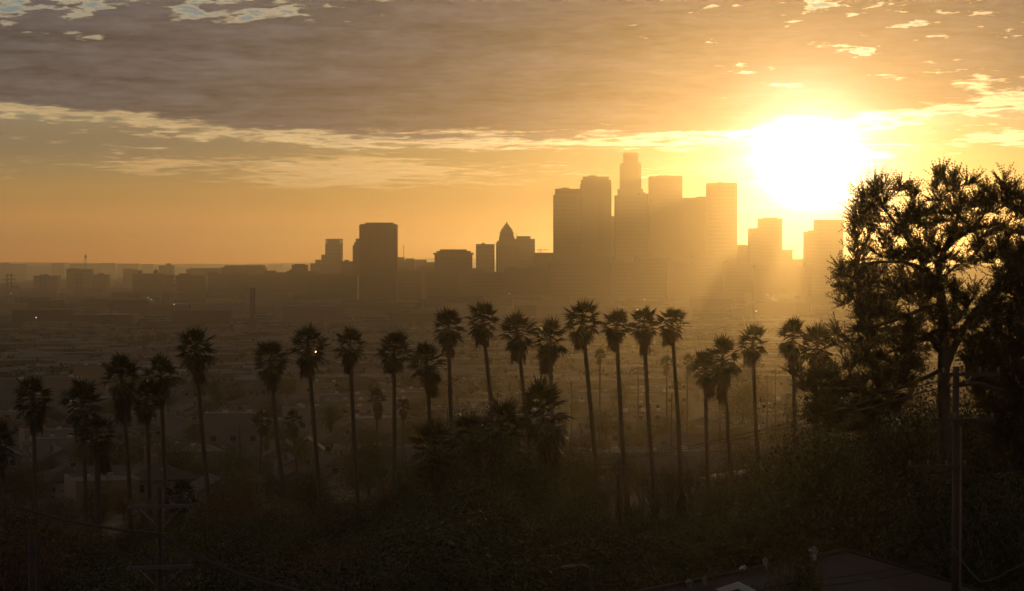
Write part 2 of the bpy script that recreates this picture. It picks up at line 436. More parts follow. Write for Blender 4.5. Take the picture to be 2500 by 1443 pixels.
# a tower with a curved front
def round_tower():
    D = 4900; a, b = at(1729, 449, D), at(1803, 449, D); c = (a.x + b.x) / 2; R0 = (b.x - a.x) / 2
    t = thing('office_tower', (c, D, 0), 'tower with a curved front at the right end of the tall cluster', 'building')
    prof = [(R0 * math.cos(math.pi * k / 14), -R0 * .55 * math.sin(math.pi * k / 14)) for k in range(15)]
    pts = [(p[0], p[1] + 22) for p in prof] + [(-R0, 60), (R0, 60)]
    mb = MB(); mb.slab([(x, y, a.z) for x, y in reversed(pts)], a.z); mb.build('wall', 'concrete', t)
    m2 = MB(); m2.slab([(x * .985, y * .99 + .3, a.z + 3) for x, y in reversed(pts)], 3.2); m2.build('parapet', 'concrete', t)
    for k in range(18):
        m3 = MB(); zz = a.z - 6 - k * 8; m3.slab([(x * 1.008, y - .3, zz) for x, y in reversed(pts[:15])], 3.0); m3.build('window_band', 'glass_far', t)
    blk('roof_plant', 'concrete_dk', t, (-5, 30, a.z), (9, 9, 5))
round_tower()
skyline('office_block', 'low stepped block at the foot of the curved tower beside the bright gap', 5100, 40, [(1800, 1822, 597), (1818, 1832, 600, .9)], 'concrete_dk')
skyline('apartment_tower', 'twin-height balconied tower standing alone under the sun', 5000, 36, [(1830, 1856, 557), (1853, 1910, 533, .95), (1866, 1898, 530.5, .7, 534)], 'concrete', 'bands', sp=5, plant=False)
skyline('office_block', 'flat-roofed low block tucked right of the balconied tower', 5150, 36, [(1908, 1935, 611), (1906, 1937, 610, .9, 612)], 'concrete_dk', plant=False)
skyline('office_block', 'very low hazy block in the bright gap between two isolated towers', 5400, 36, [(1930, 1970, 633)], 'concrete_dk', plant=False)
skyline('office_tower', 'flat-topped tower with a lower left shoulder beside the big pine', 4800, 40, [(1967, 1996, 566), (1977, 1996, 562, .9), (1992, 2060, 536, .95)], 'concrete', 'bands', sp=6, plant=False)
skyline('office_block', 'hazy mid-rise block half hidden behind the big pine', 5200, 40, [(2058, 2140, 640)], 'concrete_dk')
skyline('office_block', 'hazy mid-rise block seen through the needles of the pine crown', 5400, 40, [(2150, 2230, 632)], 'concrete_dk')
# --- the civic group
CH = skyline('civic_tower', 'slender civic tower with stepped shoulders and a pyramid top', 4600, 36,
    [(1211, 1262, 592), (1214, 1259, 588, .95, 594), (1218, 1256, 578, .85, 590), (1220, 1254, 566, .8, 580), (1223, 1251, 560, .72, 568)], 'limestone', 'ribs', plant=False)
def pyramid():
    D = 4600; o = CH.location; a, b = at(1223.5, 560, D), at(1250.5, 560, D); tp = at(1237, 545, D)
    hw = (b.x - a.x) / 2; cx = (a.x + b.x) / 2 - o.x; cy = 18; z = a.z - o.z - .2; h = tp.z - a.z
    mb = MB(); n = 4
    for k in range(n):
        q0, q1 = 1 - k / n * .85, 1 - (k + 1) / n * .85
        zk = z + h * k / n * 1.0
        kk = len(mb.v)
        for zz, q in ((zk, q0), (zk + h / n, q1)):
            for sx_, sy_ in ((-1, -1), (1, -1), (1, 1), (-1, 1)): mb.v.append((cx + sx_ * hw * q, cy + sy_ * hw * q, zz))
        mb.f += [(kk+i, kk+(i+1) % 4, kk+4+(i+1) % 4, kk+4+i) for i in range(4)] + [(kk+4, kk+5, kk+6, kk+7)]
    mb.build('pyramid_roof', 'limestone', CH)
    MB().lathe([(1.6, 0), (1.5, 2.2), (.5, 3), (.25, 6)], 8, (cx, cy, z + h - .1)).build('finial', 'limestone', CH)
pyramid()
skyline('office_block', 'square hazy block just left of the pyramid-topped civic tower', 5000, 40, [(1162, 1207, 596), (1176, 1183, 592.5, .4, 597)], 'concrete', 'bands', plant=False)
B1 = skyline('office_block', 'hazy block with a rooftop antenna directly right of the civic tower', 5200, 44, [(1256, 1306, 583), (1262, 1295, 576.5, .8, 584)], 'concrete', 'bands', plant=False)
mast(B1, 1261, 582, 568, 5200, .8)
B2 = skyline('office_block', 'long flat hazy block under a small tower crane', 5000, 44, [(1304, 1356, 617)], 'concrete_dk', plant=False)
def crane(px, ytop, ybase, D, jib, label):
    a, b = at(px, ybase, D), at(px, ytop, D)
    t = thing('tower_crane', (a.x, D + 8, a.z - 2.5), label, 'crane'); h = b.z - a.z + 2.5; u = pxm(D)
    mb = MB()
    for sx_ in (-1, 1):
        for sy_ in (-1, 1): mb.tube([(sx_, sy_, 0), (sx_, sy_, h * .75)], .35, 4)
    for k in range(5): mb.box(0, 0, h * .15 * (k + .3), 2.4, 2.4, .5)
    mb.build('mast', 'steel', t)
    MB().tube([(-jib * .3 * u, 0, h * .62), (jib * .8 * u, 0, h * .75)], .75, 4).build('jib', 'steel', t)
    MB().tube([(0, 0, h * .7), (0, 0, h)], [.8, .25], 4).build('tower_top', 'steel', t)
    MB().box(-jib * .28 * u, 0, h * .56, 3.2, 2, 2.2).build('counterweight', 'concrete', t)
crane(1320, 605, 617, 5000, 22, 'small tower crane on the long flat block left of the tall cluster')
skyline('hall_building', 'wide low block with overhanging roof slab between dark slab tower and civic tower', 4300, 60,
        [(1061, 1152, 622), (1058, 1155, 617.5, 1.05, 620), (1066, 1148, 613, .9, 618), (1074, 1138, 609, .8, 614)], 'concrete_dk', 'bands', plant=False)
# --- the big dark slab and its neighbours
JT = skyline('office_tower', 'big dark ribbed slab tower left of the civic tower', 3900, 46, [(877, 968, 549.5), (880, 967, 548, .97, 551), (892, 958, 543.5, .8, 550)], 'granite', 'ribs', plant=False)
skyline('office_block', 'narrow stepped block hugging the left side of the dark ribbed slab', 4300, 34, [(861, 878, 599), (864, 878, 592, .95), (868, 880, 582.5, .9)], 'concrete_dk', 'bands', plant=False)
TW = skyline('office_tower', 'hazy tower with an open crown of columns left of the dark ribbed slab', 5500, 40, [(794, 834, 595), (784.5, 834, 622, 1.1)], 'concrete', 'bands', plant=False)
def open_crown():
    D = 5500; o = TW.location; a, b = at(795.5, 583, D), at(833, 597, D)
    x0, x1 = a.x - o.x, b.x - o.x; z0, z1 = b.z - o.z, a.z - o.z
    for k in range(6):
        for yy in (3, 36): blk('column', 'concrete', TW, (x0 + (x1 - x0) * (k + .0) / 5, yy, z0 - .5), (1.7, 1.7, z1 - z0))
    blk('crown_ring', 'concrete', TW, ((x0 + x1) / 2, 19.5, z1 - 2.2), (x1 - x0 + 2, 36, 2.2))
    blk('crown_core', 'concrete_dk', TW, ((x0 + x1) / 2, 19.5, z0 - .5), ((x1 - x0) * .8, 26, z1 - z0 - 1.2))
open_crown()
skyline('office_block', 'low banded block between open-crowned tower and ribbed slab', 4700, 34, [(832, 866, 638)], 'concrete_dk', 'bands', sp=5)
B3 = skyline('office_block', 'stepped low block with a tall thin antenna right of the ribbed slab', 5200, 40, [(966, 1012, 634), (968, 986, 628, .95), (990, 1010, 631, .9)], 'concrete_dk', 'bands', plant=False)
mast(B3, 985, 628, 597, 5200, .8)
skyline('office_block', 'low stepped block behind the low antenna block, before the hall with the slab roof', 5600, 40, [(1008, 1062, 640), (1012, 1040, 634, .9)], 'concrete_dk', 'bands', plant=False)
skyline('office_block', 'mid-rise with bright horizontal floor bands near the left skyline', 4800, 30, [(712, 749, 646.5), (718, 742, 644.5, .8, 648)], 'concrete', 'bands', sp=4, plant=False)
B4 = skyline('office_block', 'small block with a boxy roof frame left of the open-crowned tower', 5600, 30, [(758, 786, 643), (769, 782, 634, .5, 645)], 'concrete_dk', 'bands', plant=False)
skyline('warehouse_block', 'long dark flat warehouse on the left skyline', 5600, 60, [(548, 641, 648), (540, 645, 653, 1.05)], 'concrete_dk', 'bands', plant=False)
skyline('warehouse_block', 'long hazy warehouse left of the flat dark one on the skyline', 6800, 60, [(462, 550, 655), (455, 500, 657, 1.1)], 'concrete_dk', 'bands', plant=False)
skyline('office_block', 'far boxy block with a roof hut left of the skyline warehouses', 8200, 40, [(388, 422, 648), (405, 415, 643, .5, 650)], 'concrete', 'bands', plant=False)
B5 = skyline('hospital_block', 'dark mid-rise with a rounded roof turret on the left plain', 5300, 46, [(324, 395, 668), (333, 342, 660, .3, 670), (360, 420, 671, .9)], 'concrete_dk', 'bands', plant=False)
tp_ = at(377, 662, 5300)
MB().lathe([(6, 0), (6, 7), (4.6, 10), (2, 12), (.3, 13)], 10, (tp_.x - B5.location.x, 22, tp_.z - B5.location.z - 9)).build('turret', 'concrete_dk', B5)
skyline('office_block', 'pale twin block in the haze left of the turreted mid-rise', 7500, 36, [(300, 317, 656), (315, 331, 657.5, .95)], 'concrete', 'bands', plant=False)
skyline('office_block', 'small low block with roof hut right of the mast building', 6600, 36, [(227, 264, 670), (238, 250, 666.5, .5, 671)], 'concrete_dk', 'bands', plant=False)
B6 = skyline('broadcast_building', 'boxy dark building carrying a banded lattice mast on the far left', 6500, 40, [(162, 219, 657), (165, 190, 655, .9), (205, 221, 661, 1.05)], 'concrete_dk', 'bands', plant=False)
mast(B6, 207, 657, 620, 6500, 2.6, arms=1)
skyline('office_block', 'wide low block behind the pylons at the far left', 6100, 40, [(82, 141, 673)], 'concrete_dk', 'bands')
for i, (a_, b_, y_) in enumerate(((0, 18, 641), (20, 60, 644.5), (125, 153, 642), (170, 246, 643.5), (248, 278, 642), (288, 336, 643.5), (346, 372, 645), (1085, 1100, 634), (600, 640, 645), (655, 690, 646))):
    skyline('far_block', 'faint pale block on the hazy far horizon', 12500 + 350 * i, 50, [(a_, b_, y_)], 'concrete', 'none', plant=False, group='faint blocks along the far horizon')
# --- mid-haze blocks at the foot of downtown
mid = [(640, 700, 665, 4700), (700, 760, 662, 4500), (752, 800, 668, 4400), (800, 872, 672, 4200), (965, 1030, 660, 4400), (1020, 1066, 652, 4700), (1040, 1120, 668, 4100),
       (1120, 1180, 655, 4500), (1150, 1230, 664, 4100), (1230, 1300, 655, 4400), (1290, 1362, 648, 4500), (1340, 1420, 640, 4300), (1410, 1500, 625, 4400), (1490, 1560, 640, 4300),
       (1550, 1640, 628, 4400), (1630, 1700, 642, 4300), (1690, 1780, 625, 4500), (1770, 1850, 640, 4400), (1840, 1920, 652, 4300), (1900, 1990, 648, 4500), (1980, 2080, 655, 4400), (2060, 2160, 660, 4300),
       (430, 500, 672, 4600), (500, 560, 668, 4900), (560, 640, 670, 4700), (2180, 2300, 655, 4600), (2320, 2500, 650, 4700)]
for i, (a_, b_, y_, D_) in enumerate(mid):
    skyline('city_block', 'low hazy city block in the brown murk at the foot of downtown', D_, 45, [(a_, b_, y_), (a_ + 6, (a_ + b_) / 2, y_ - 4, .7)], ('concrete_dk', 'granite', 'concrete')[i % 3], 'bands', sp=6, plant=False, group='low hazy city blocks at the foot of downtown')
# chimney stack
c_ = at(616, HZ, 2400); zt = at(616, 703, 2400).z
st = thing('chimney_stack', (c_.x, 2400, gz(c_.x, 2400)), 'tall plain industrial chimney standing on the left plain', 'chimney')
MB().lathe([(2.75, -1), (2.6, zt - 8 - st.location.z), (2.5, zt - st.location.z)], 16).build('shaft', 'concrete_dk', st, True)
MB().lathe([(2.8, 0), (2.8, 2.4), (2.2, 2.5)], 16, (0, 0, zt - st.location.z - 2.3)).build('rim', 'concrete_dk', st)
# transmission towers
def pylon_mesh(h):
    body = MB(); w0, w1 = 4.2, .9
    def wd(z): return w0 + (w1 - w0) * min(1, z / (h * .72))
    for sx_ in (-1, 1):
        for sy_ in (-1, 1): body.tube([(sx_ * w0, sy_ * w0, -.5), (sx_ * w1, sy_ * w1, h * .72), (sx_ * .5, sy_ * .5, h)], .55, 4)
    n = 9
    for k in range(n):
        z0, z1 = h * .95 * k / n, h * .95 * (k + 1) / n; a, b = wd(z0), wd(z1)
        for sy_ in (-1, 1):
            body.tube([(-a, sy_ * a, z0), (b, sy_ * b, z1)], .34, 4); body.tube([(a, sy_ * a, z0), (-b, sy_ * b, z1)], .34, 4)
        for sx_ in (-1, 1): body.tube([(sx_ * a, -a, z0), (sx_ * b, b, z1)], .34, 4)
    arm = MB(); L = 7.5
    arm.tube([(-L, 0, 0), (0, 0, .2), (L, 0, 0)], .5, 4); arm.tube([(-L, 0, 0), (0, 0, 2.0), (L, 0, 0)], .42, 4)
    for sx_ in (-1, 1): arm.tube([(sx_ * (L - .3), 0, 0), (sx_ * (L - .3), 0, -2.2)], .3, 4)
    return body.mesh('pylon_body', 'steel'), arm.mesh('pylon_arm', 'steel')
PYL = {}
def pylon(px, ytop, D, label, group=None):
    p = at(px, ytop, D); z = gz(p.x, D); h = round(p.z - z)
    if h not in PYL: PYL[h] = pylon_mesh(h)
    t = thing('transmission_tower', (p.x, D, z), label, 'pylon', group)
    link('lattice_body', PYL[h][0], t)
    for q in (.70, .82, .94): o = link('cross_arm', PYL[h][1], t); o.location = (0, 0, h * q)
for px, yt, nm in ((18, 669, 'left one of the leftmost pair of lattice pylons'), (28, 667, 'right one of the leftmost pair of lattice pylons'), (100, 671, 'left one of the second pair of lattice pylons from the left'), (112, 669, 'right one of the second pair of lattice pylons from the left'),
               (188, 668, 'left one of the pylon pair below the mast building'), (198, 666, 'right one of the pylon pair below the mast building'), (420, 673, 'left one of the pylon pair right of the turreted mid-rise'), (430, 671, 'right one of the pylon pair right of the turreted mid-rise')):
    pylon(px, yt, 4200, nm)
pylon(1960, 681, 3700, 'faint lattice pylon in the golden haze left of the pine')

# ------------------------------------------------------------------ fan palms
def frond_mesh(name, m, seed, pet=1.02, L=1.12, spread=100, droop=0.45, nseg=15):
    r = random.Random(seed); mb = MB()
    mb.tube([(0, 0, 0), (pet * .5, 0, .03), (pet, 0, 0)], [.035, .025, .02], 4)
    hub = len(mb.v); mb.v.append((pet * .96, 0, 0)); mids = []
    for k in range(nseg + 1):
        a = R(-spread + 2 * spread * k / nseg); rr = L * (.36 + .06 * r.random())
        mb.v.append((pet + rr * math.cos(a), rr * math.sin(a), (.05 if k % 2 else -.03) - droop * .16 * abs(math.sin(a)))); mids.append(len(mb.v) - 1)
    for k in range(nseg):
        a = R(-spread + 2 * spread * (k + .5) / nseg); rr = L * (.80 + .35 * r.random()) * (1 - .12 * abs(math.sin(a)))
        mb.v.append((pet + rr * math.cos(a), rr * math.sin(a) * .96, -droop * (.35 + .5 * r.random()) * L)); tip = len(mb.v) - 1
        mb.f += [(hub, mids[k], mids[k + 1]), (mids[k], tip, mids[k + 1])]
    return mb.mesh(name, m)
FRONDS = [frond_mesh('frond_leaf', 'frond', s, droop=d) for s, d in ((1, .22), (2, .38), (3, .12), (4, .55))]
def skirt_mesh(seed, length, n=70):
    """the hanging thatch of dead fronds"""
    r = random.Random(seed); out = MB()
    src = frond_mesh('tmp', 'deadfrond', seed, pet=.5, L=.95, spread=50, droop=.25, nseg=8)
    vs = [v.co.copy() for v in src.vertices]; fs = [tuple(p.vertices) for p in src.polygons]; bpy.data.meshes.remove(src)
    for k in range(n):
        az_ = r.uniform(0, 2 * math.pi); q = r.random() ** 1.3; z = -.3 - length * q * .75
        elv = R(-52 - 28 * q - 10 * r.random()); sc = r.uniform(.75, 1.25) * (1.0 - .25 * q)
        mx = Matrix.Translation((.16 * math.cos(az_), .16 * math.sin(az_), z)) @ Matrix.Rotation(az_, 4, 'Z') @ Matrix.Rotation(-elv, 4, 'Y') @ Matrix.Rotation(r.uniform(-.6, .6), 4, 'X') @ Matrix.Scale(sc, 4)
        b = len(out.v); out.v += [tuple(mx @ v) for v in vs]; out.f += [tuple(i + b for i in f) for f in fs]
    for k in range(4):                                            # a few long loose strands
        az_ = r.uniform(0, 2 * math.pi); rr = r.uniform(.35, .6)
        mx = Matrix.Translation((rr * math.cos(az_), rr * math.sin(az_), -length * .55)) @ Matrix.Rotation(az_, 4, 'Z') @ Matrix.Rotation(R(86), 4, 'Y') @ Matrix.Rotation(r.uniform(-1, 1), 4, 'X') @ Matrix.Diagonal((1.5, .45, 1, 1))
        b = len(out.v); out.v += [tuple(mx @ v) for v in vs]; out.f += [tuple(i + b for i in f) for f in fs]
    return out.mesh('thatch', 'deadfrond')
SKIRTS = [skirt_mesh(s, l) for s, l in ((21, 2.0), (22, 2.6), (23, 3.1), (24, 1.5), (25, 2.3), (26, 2.8))]
def crown_layout(seed, n=48):
    r = random.Random(seed); out = []
    for k in range(n):
        q = (k + .5) / n; elv = 88 - 146 * q ** .9 + r.uniform(-12, 12); azm = k * 137.5 + r.uniform(-18, 18)
        sc = r.uniform(.78, 1.14) if q > .28 else r.uniform(.92, 1.16)
        mx = Matrix.Rotation(R(azm), 4, 'Z') @ Matrix.Rotation(R(-elv), 4, 'Y') @ Matrix.Rotation(r.uniform(-.5, .5), 4, 'X') @ Matrix.Scale(sc, 4)
        mx = Matrix.Translation((0, 0, .25 - .5 * q)) @ mx
        out.append((mx, rnd.randrange(4) if q > .35 else (0, 2)[k % 2]))
    return out
LAY = [crown_layout(s) for s in (31, 32, 33, 34, 35, 36)]
def palm(i, px, ytop, pxb, yb, D, label, sc=1.0, group='tall fan palms in the row on the slope', thick=1.0, nfr=None, cat='palm tree', skirt=None):
    sc *= 1.07 * rnd.uniform(.9, 1.1)
    top = at(px, ytop, D); top.z -= 1.85 * sc
    b = at(pxb, yb, D); k = (b.x - top.x) / max(1e-3, top.z - b.z)
    bx = top.x; 
    for _ in range(5): bx = top.x + k * (top.z - gz(bx, D))
    bz = gz(bx, D) - .25; h = top.z - bz
    t = thing('fan_palm', (bx, D, bz), label, cat, group)
    dx_ = top.x - bx; mb = MB(); bow = rnd.uniform(-.012, .012) * h
    ps, rs = [], []
    for s_ in range(9):
        q = s_ / 8; ps.append((dx_ * q + bow * math.sin(math.pi * q), rnd.uniform(-.03, .03), h * q)); rs.append(thick * (.27 - .075 * q + .16 * max(0, .08 - q) / .08))
    mb.tube(ps, rs, 10).build('trunk', 'palmbark', t, True)
    lay = LAY[i % len(LAY)]; rot = Matrix.Rotation(rnd.uniform(0, 6.28), 4, 'Z') @ Matrix.Scale(sc, 4)
    o0 = Matrix.Translation((dx_, 0, h)) @ Matrix.Rotation(rnd.uniform(-.2, .2), 4, 'X') @ Matrix.Rotation(rnd.uniform(-.2, .2), 4, 'Y') @ rot @ Matrix.Diagonal((1, 1, rnd.uniform(.88, 1.1), 1))
    for mx, f in [m_ for m_ in lay[:nfr] if rnd.random() > .12]:
        o = link('frond', FRONDS[f], t); o.matrix_local = o0 @ mx
    s = link('dead_frond_skirt', SKIRTS[i % len(SKIRTS) if skirt is None else skirt], t); s.matrix_local = o0 @ Matrix.Diagonal((rnd.uniform(.9, 1.2), rnd.uniform(.9, 1.2), rnd.uniform(.85, 1.15), 1)); s['kind'] = 'stuff'
    return t
rowlab = {0: 'broad dark fan palm at the far left edge of the row', 1: 'dark fan palm second from the left in the row', 2: 'dark fan palm third from the left with a glinting crown', 3: 'small fan palm squeezed between two taller ones at the left',
 4: 'fan palm just left of the leaning one at the left', 5: 'tallest palm of the left group, its trunk leaning away to the left', 6: 'leaning fan palm at the left of the middle run, ragged skirt', 7: 'fan palm second in the middle run, drooping dead fronds',
 8: 'fan palm with bright sun glints on the right of its crown', 9: 'straight fan palm at the middle with a vertical trunk', 10: 'short fan palm rising behind the low palm clump', 11: 'fan palm with a wide crown rising left of the tallest middle palm',
 12: 'tallest middle palm, rising out of the low clump', 13: 'fan palm with a rounded skirt above the low clump', 14: 'fan palm whose trunk drops behind the bushy low palm', 15: 'tall leaning palm first in the group of four below the towers', 16: 'second palm of the group of four below the towers',
 17: 'third palm of the group of four below the towers, dense skirt', 18: 'rightmost palm of the group of four below the towers', 19: 'short fan palm with a low crown in the golden haze', 20: 'fan palm overlapping the shortest one in the golden haze', 21: 'fan palm with a small neat crown standing alone in the golden haze',
 22: 'fan palm next to the left edge of the pine', 23: 'fan palm half hidden by the pine branches'}
prow = [(80, 922, 90, 1300), (200, 928, 208, 1300), (297, 868, 318, 1300), (358, 930, 360, 1150), (392, 868, 404, 1180), (478, 805, 513, 1220), (660, 833, 698, 1200), (752, 800, 783, 1230),
        (855, 803, 875, 1220), (962, 815, 962, 1230), (1042, 838, 1047, 1040), (1095, 757, 1107, 1070), (1178, 742, 1200, 1000), (1263, 763, 1280, 980), (1343, 780, 1350, 960), (1422, 742, 1458, 1180), (1505, 757, 1527, 1140),
        (1572, 752, 1597, 1170), (1640, 750, 1663, 1200), (1722, 862, 1730, 1190), (1765, 832, 1785, 1180), (1838, 800, 1855, 1165), (1935, 782, 1937, 1170), (1995, 800, 1992, 1110)]
for i, (a_, b_, c_, d_) in enumerate(prow):
    big = {0: 1.28, 1: 1.2, 2: 1.15, 3: .9, 5: 1.12}.get(i, 1.02 if i < 16 else .96)
    if i in (19, 21): big = .88
    if i == 15: big = .9
    palm(i, a_, b_, c_, d_, 250 + (i % 5) * 3 - 4, rowlab[i], big)
for i, (a_, b_, c_, sc_, lb) in enumerate(((1325, 938, 1322, 1.45, 'bushy low palm with a thick hanging skirt, in front of the middle row'), (1222, 985, 1225, 1.2, 'low bushy palm left of the thick-skirted one'), (1062, 1036, 1066, 1.35, 'low spreading palm at the left end of the clump'),
                               (1148, 1010, 1150, 1.15, 'low palm in the middle of the clump, crown half buried in leaves'), (238, 1010, 242, 1.0, 'low palm with glinting fronds under the second palm from the left'), (-2, 1035, 0, .9, 'palm cut by the left edge of the picture, fronds glinting'), (440, 1175, 441, .75, 'small low palm with yellow-green fronds beside the utility pole'))):
    palm(i + 3, a_, b_, c_, b_ + 200, 226 - 5 * (i % 3) if i < 5 else 215, lb, sc_, 'low bushy palms in front of the row', 1.3, skirt=2)
for i, (a_, b_, D_) in enumerate(((1465, 853, 620), (1628, 868, 640), (1680, 866, 660), (640, 1008, 430), (715, 1000, 420), (920, 950, 480), (984, 972, 470))):
    palm(i, a_, b_, a_ + rnd.uniform(-3, 3), b_ + 60, D_, 'small hazy fan palm in the valley beyond the palm row', .95, 'hazy fan palms down in the valley', nfr=34)

# ------------------------------------------------------------------ leaves and branches
def leaf_cloud(n_clump, per, rad, clump, leaf, seed, shell=.55, flat=.75):
    r = np.random.default_rng(seed)
    d = r.normal(size=(n_clump, 3)); d /= np.linalg.norm(d, axis=1)[:, None]
    rr = shell + (1 - shell) * r.random(n_clump) ** .5
    c = d * rr[:, None] * (1 + .18 * r.normal(size=(n_clump, 1)))
    c = c * np.array(rad)
    p = np.repeat(c, per, 0) + r.normal(size=(n_clump * per, 3)) * clump * np.array([1, 1, flat]) * np.repeat(r.uniform(.6, 1.3, n_clump), per)[:, None]
    nrm = np.repeat(c / np.array(rad) / np.linalg.norm(c / np.array(rad), axis=1)[:, None], per, 0) + np.array([0, 0, .45]) + r.normal(size=p.shape) * .55
    return leaves_at(p, leaf, r, .55, nrm)
def leaves_at(p, leaf, r, ratio=.5, nrm=None):
    n = len(p); a = r.normal(size=(n, 3))
    if nrm is not None: a = np.cross(nrm, a)
    a /= np.linalg.norm(a, axis=1)[:, None]
    b = np.cross(a, r.normal(size=(n, 3)) if nrm is None else nrm); b /= np.linalg.norm(b, axis=1)[:, None]
    l = leaf * r.uniform(.6, 1.35, n)[:, None]
    V = np.stack([p - a * l * .5, p + b * l * ratio * .5, p + a * l * .5, p - b * l * ratio * .5], 1).reshape(-1, 3)
    return V, np.arange(len(V)).reshape(-1, 4)
def limbs(mb, rad, z0, n, r0, seed):
    r = random.Random(seed)
    for k in range(n):
        a = 2 * math.pi * k / n + r.uniform(-.4, .4); e_ = r.uniform(.3, 1.0); f = r.uniform(.55, .85)
        tip = (rad[0] * f * math.cos(a), rad[1] * f * math.sin(a), rad[2] * (e_ - .35))
        mid_ = (tip[0] * .45 + r.uniform(-.2, .2), tip[1] * .45, z0 + (tip[2] - z0) * .55)
        mb.tube([(0, 0, z0), mid_, tip], [r0, r0 * .55, r0 * .15], 5)
def tree_proto(seed, rad, trunk_h, r0, leaf, n_clump, per, clump, lm, name='crown'):
    """crown centred at z = trunk_h + rad z; returns two meshes"""
    V, Fc = leaf_cloud(n_clump, per, rad, clump, leaf, seed)
    zc = trunk_h + rad[2] * .8; V = V + np.array([0, 0, zc])
    V[:, 2] = np.maximum(V[:, 2], .05)
    cm = tri_mesh(name, V, Fc, lm)
    mb = MB(); mb.tube([(0, 0, -.4), (.06, .04, trunk_h * .6), (0, 0, trunk_h + rad[2] * .3)], [r0 * 1.2, r0, r0 * .7], 7)
    m2 = MB(); limbs(m2, rad, -rad[2] * .6, 7, r0 * .6, seed)
    b = len(mb.v); mb.v += [(v[0], v[1], v[2] + zc) for v in m2.v]; mb.f += [tuple(i + b for i in f) for f in m2.f]
    return cm, mb.mesh('trunk', 'bark')
TREES = [tree_proto(41, (4.2, 4.2, 3.2), 2.6, .28, .21, 150, 60, .62, 'leaf'), tree_proto(42, (3.4, 3.4, 3.8), 2.4, .24, .2, 140, 60, .58, 'leaf_d'),
         tree_proto(43, (5.2, 4.8, 3.4), 3.0, .32, .22, 170, 60, .70, 'leaf_d'), tree_proto(44, (1.3, 1.3, 4.6), 1.0, .16, .18, 110, 50, .30, 'leaf_d'), tree_proto(45, (3.0, 3.2, 2.6), 1.8, .2, .2, 110, 60, .5, 'leaf_o')]
BUSH = [tree_proto(51, (2.6, 2.4, 1.9), .4, .09, .12, 190, 60, .36, 'leaf'), tree_proto(52, (2.4, 2.6, 2.2), .5, .09, .11, 200, 60, .33, 'leaf_d'), tree_proto(53, (3.1, 2.6, 1.7), .3, .08, .115, 200, 60, .36, 'leaf_d'),
        tree_proto(54, (2.5, 2.5, 1.8), .4, .08, .10, 190, 60, .36, 'leaf_o'), tree_proto(55, (2.2, 2.2, 2.6), .5, .1, .15, 190, 50, .36, 'leaf')]
def plant(name, proto, loc, s, label, cat, group=None, sz=None):
    t = thing(name, loc, label, cat, group, rnd.uniform(0, 6.28)); t.scale = (s, s, sz or s)
    c = link('crown', proto[0], t); c['kind'] = 'stuff'; link('trunk', proto[1], t)
    return t
# thicket on the slope below the palms: rows of bushes, tops following the dark edge in the photograph
OUT = ([-80, 120, 300, 520, 620, 760, 900, 1010, 1120, 1250, 1390, 1470, 1600, 1720, 1800, 1900, 1990, 2080, 2200, 2350, 2580],
       [1215, 1235, 1260, 1215, 1190, 1225, 1215, 1165, 1120, 1130, 1165, 1205, 1215, 1190, 1150, 1140, 1135, 1100, 1060, 1060, 1050])
rowsD = [(243, 0, 95), (212, 26, 108), (182, 55, 125), (154, 88, 140), (128, 122, 165), (106, 160, 190)]
lbl = ['bushy green shrub in the dark thicket below the palms', 'dark dense shrub in the thicket below the palms', 'low wide dark shrub in the thicket below the palms', 'rust-brown leafy shrub in the thicket below the palms', 'upright glossy-leaved shrub in the thicket below the palms']
for D_, off, step in rowsD:
    px = -90 + rnd.uniform(0, step)
    while px < 2580:
        y_ = np.interp(px, OUT[0], OUT[1]) + off + rnd.uniform(-22, 26); DD = D_ + rnd.uniform(-9, 9)
        skip = (D_ < 130 and 1560 < px < 2260) or (DD < 112 and 300 < px < 470) or (D_ < 135 and 1340 < px < 1480)
        p = at(px, y_, DD); g = gz(p.x, DD); h = p.z - g
        if h > .9 and not skip:
            k = rnd.choice((0, 0, 1, 1, 2, 3, 4)) if px < 900 else rnd.choice((0, 1, 1, 2, 2, 4, 0))
            if 540 < px < 740 and D_ > 200: k = 3
            hz_ = (0.4 + 1.9 * 1.8, .5 + 2.2 * 1.8, .3 + 1.7 * 1.8, .4 + 1.8 * 1.8, .5 + 2.6 * 1.8)[k]
            s = min(1.7, max(.62, h / hz_)); 
            plant('shrub', BUSH[k], (p.x, DD, g), s, lbl[k], 'shrub', lbl[k].split(' in the')[0] + 's of the thicket', sz=min(h / hz_, 2.4 * s))
        px += step * rnd.uniform(.7, 1.25)
# individually visible trees and shrubs
def tree_px(name, k, px, ytop, D, halfw, label, cat='tree', group=None, P_=None):
    pr = (P_ or TREES)[k]; p = at(px, ytop, D); g = gz(p.x, D); h = p.z - g
    bb = float(np.percentile([v.co.z for v in pr[0].vertices], 98)) if (id(pr[0]),) not in HH else HH[(id(pr[0]),)]
    HH[(id(pr[0]),)] = bb
    wx = float(np.percentile([abs(v.co.x) for v in pr[0].vertices], 97)) if ('w', id(pr[0])) not in HH else HH[('w', id(pr[0]))]
    HH[('w', id(pr[0]))] = wx
    return plant(name, pr, (p.x, D, g), halfw * pxm(D) / wx * 1.1, label, cat, group, sz=h / bb)
HH = {}
tree_px('leafy_tree', 0, 1175, 1000, 236, 110, 'rounded leafy tree crowding the low palm clump'); tree_px('leafy_tree', 2, 1085, 1090, 214, 100, 'dark leafy tree under the low palms at the left end of the clump')
tree_px('leafy_tree', 1, 1270, 1090, 214, 80, 'dark leafy tree below the thick-skirted low palm')
tree_px('shrub', 0, 1945, 1330, 78, 85, 'sunlit tipped shrub poking above the brown house roof', 'shrub', P_=BUSH)
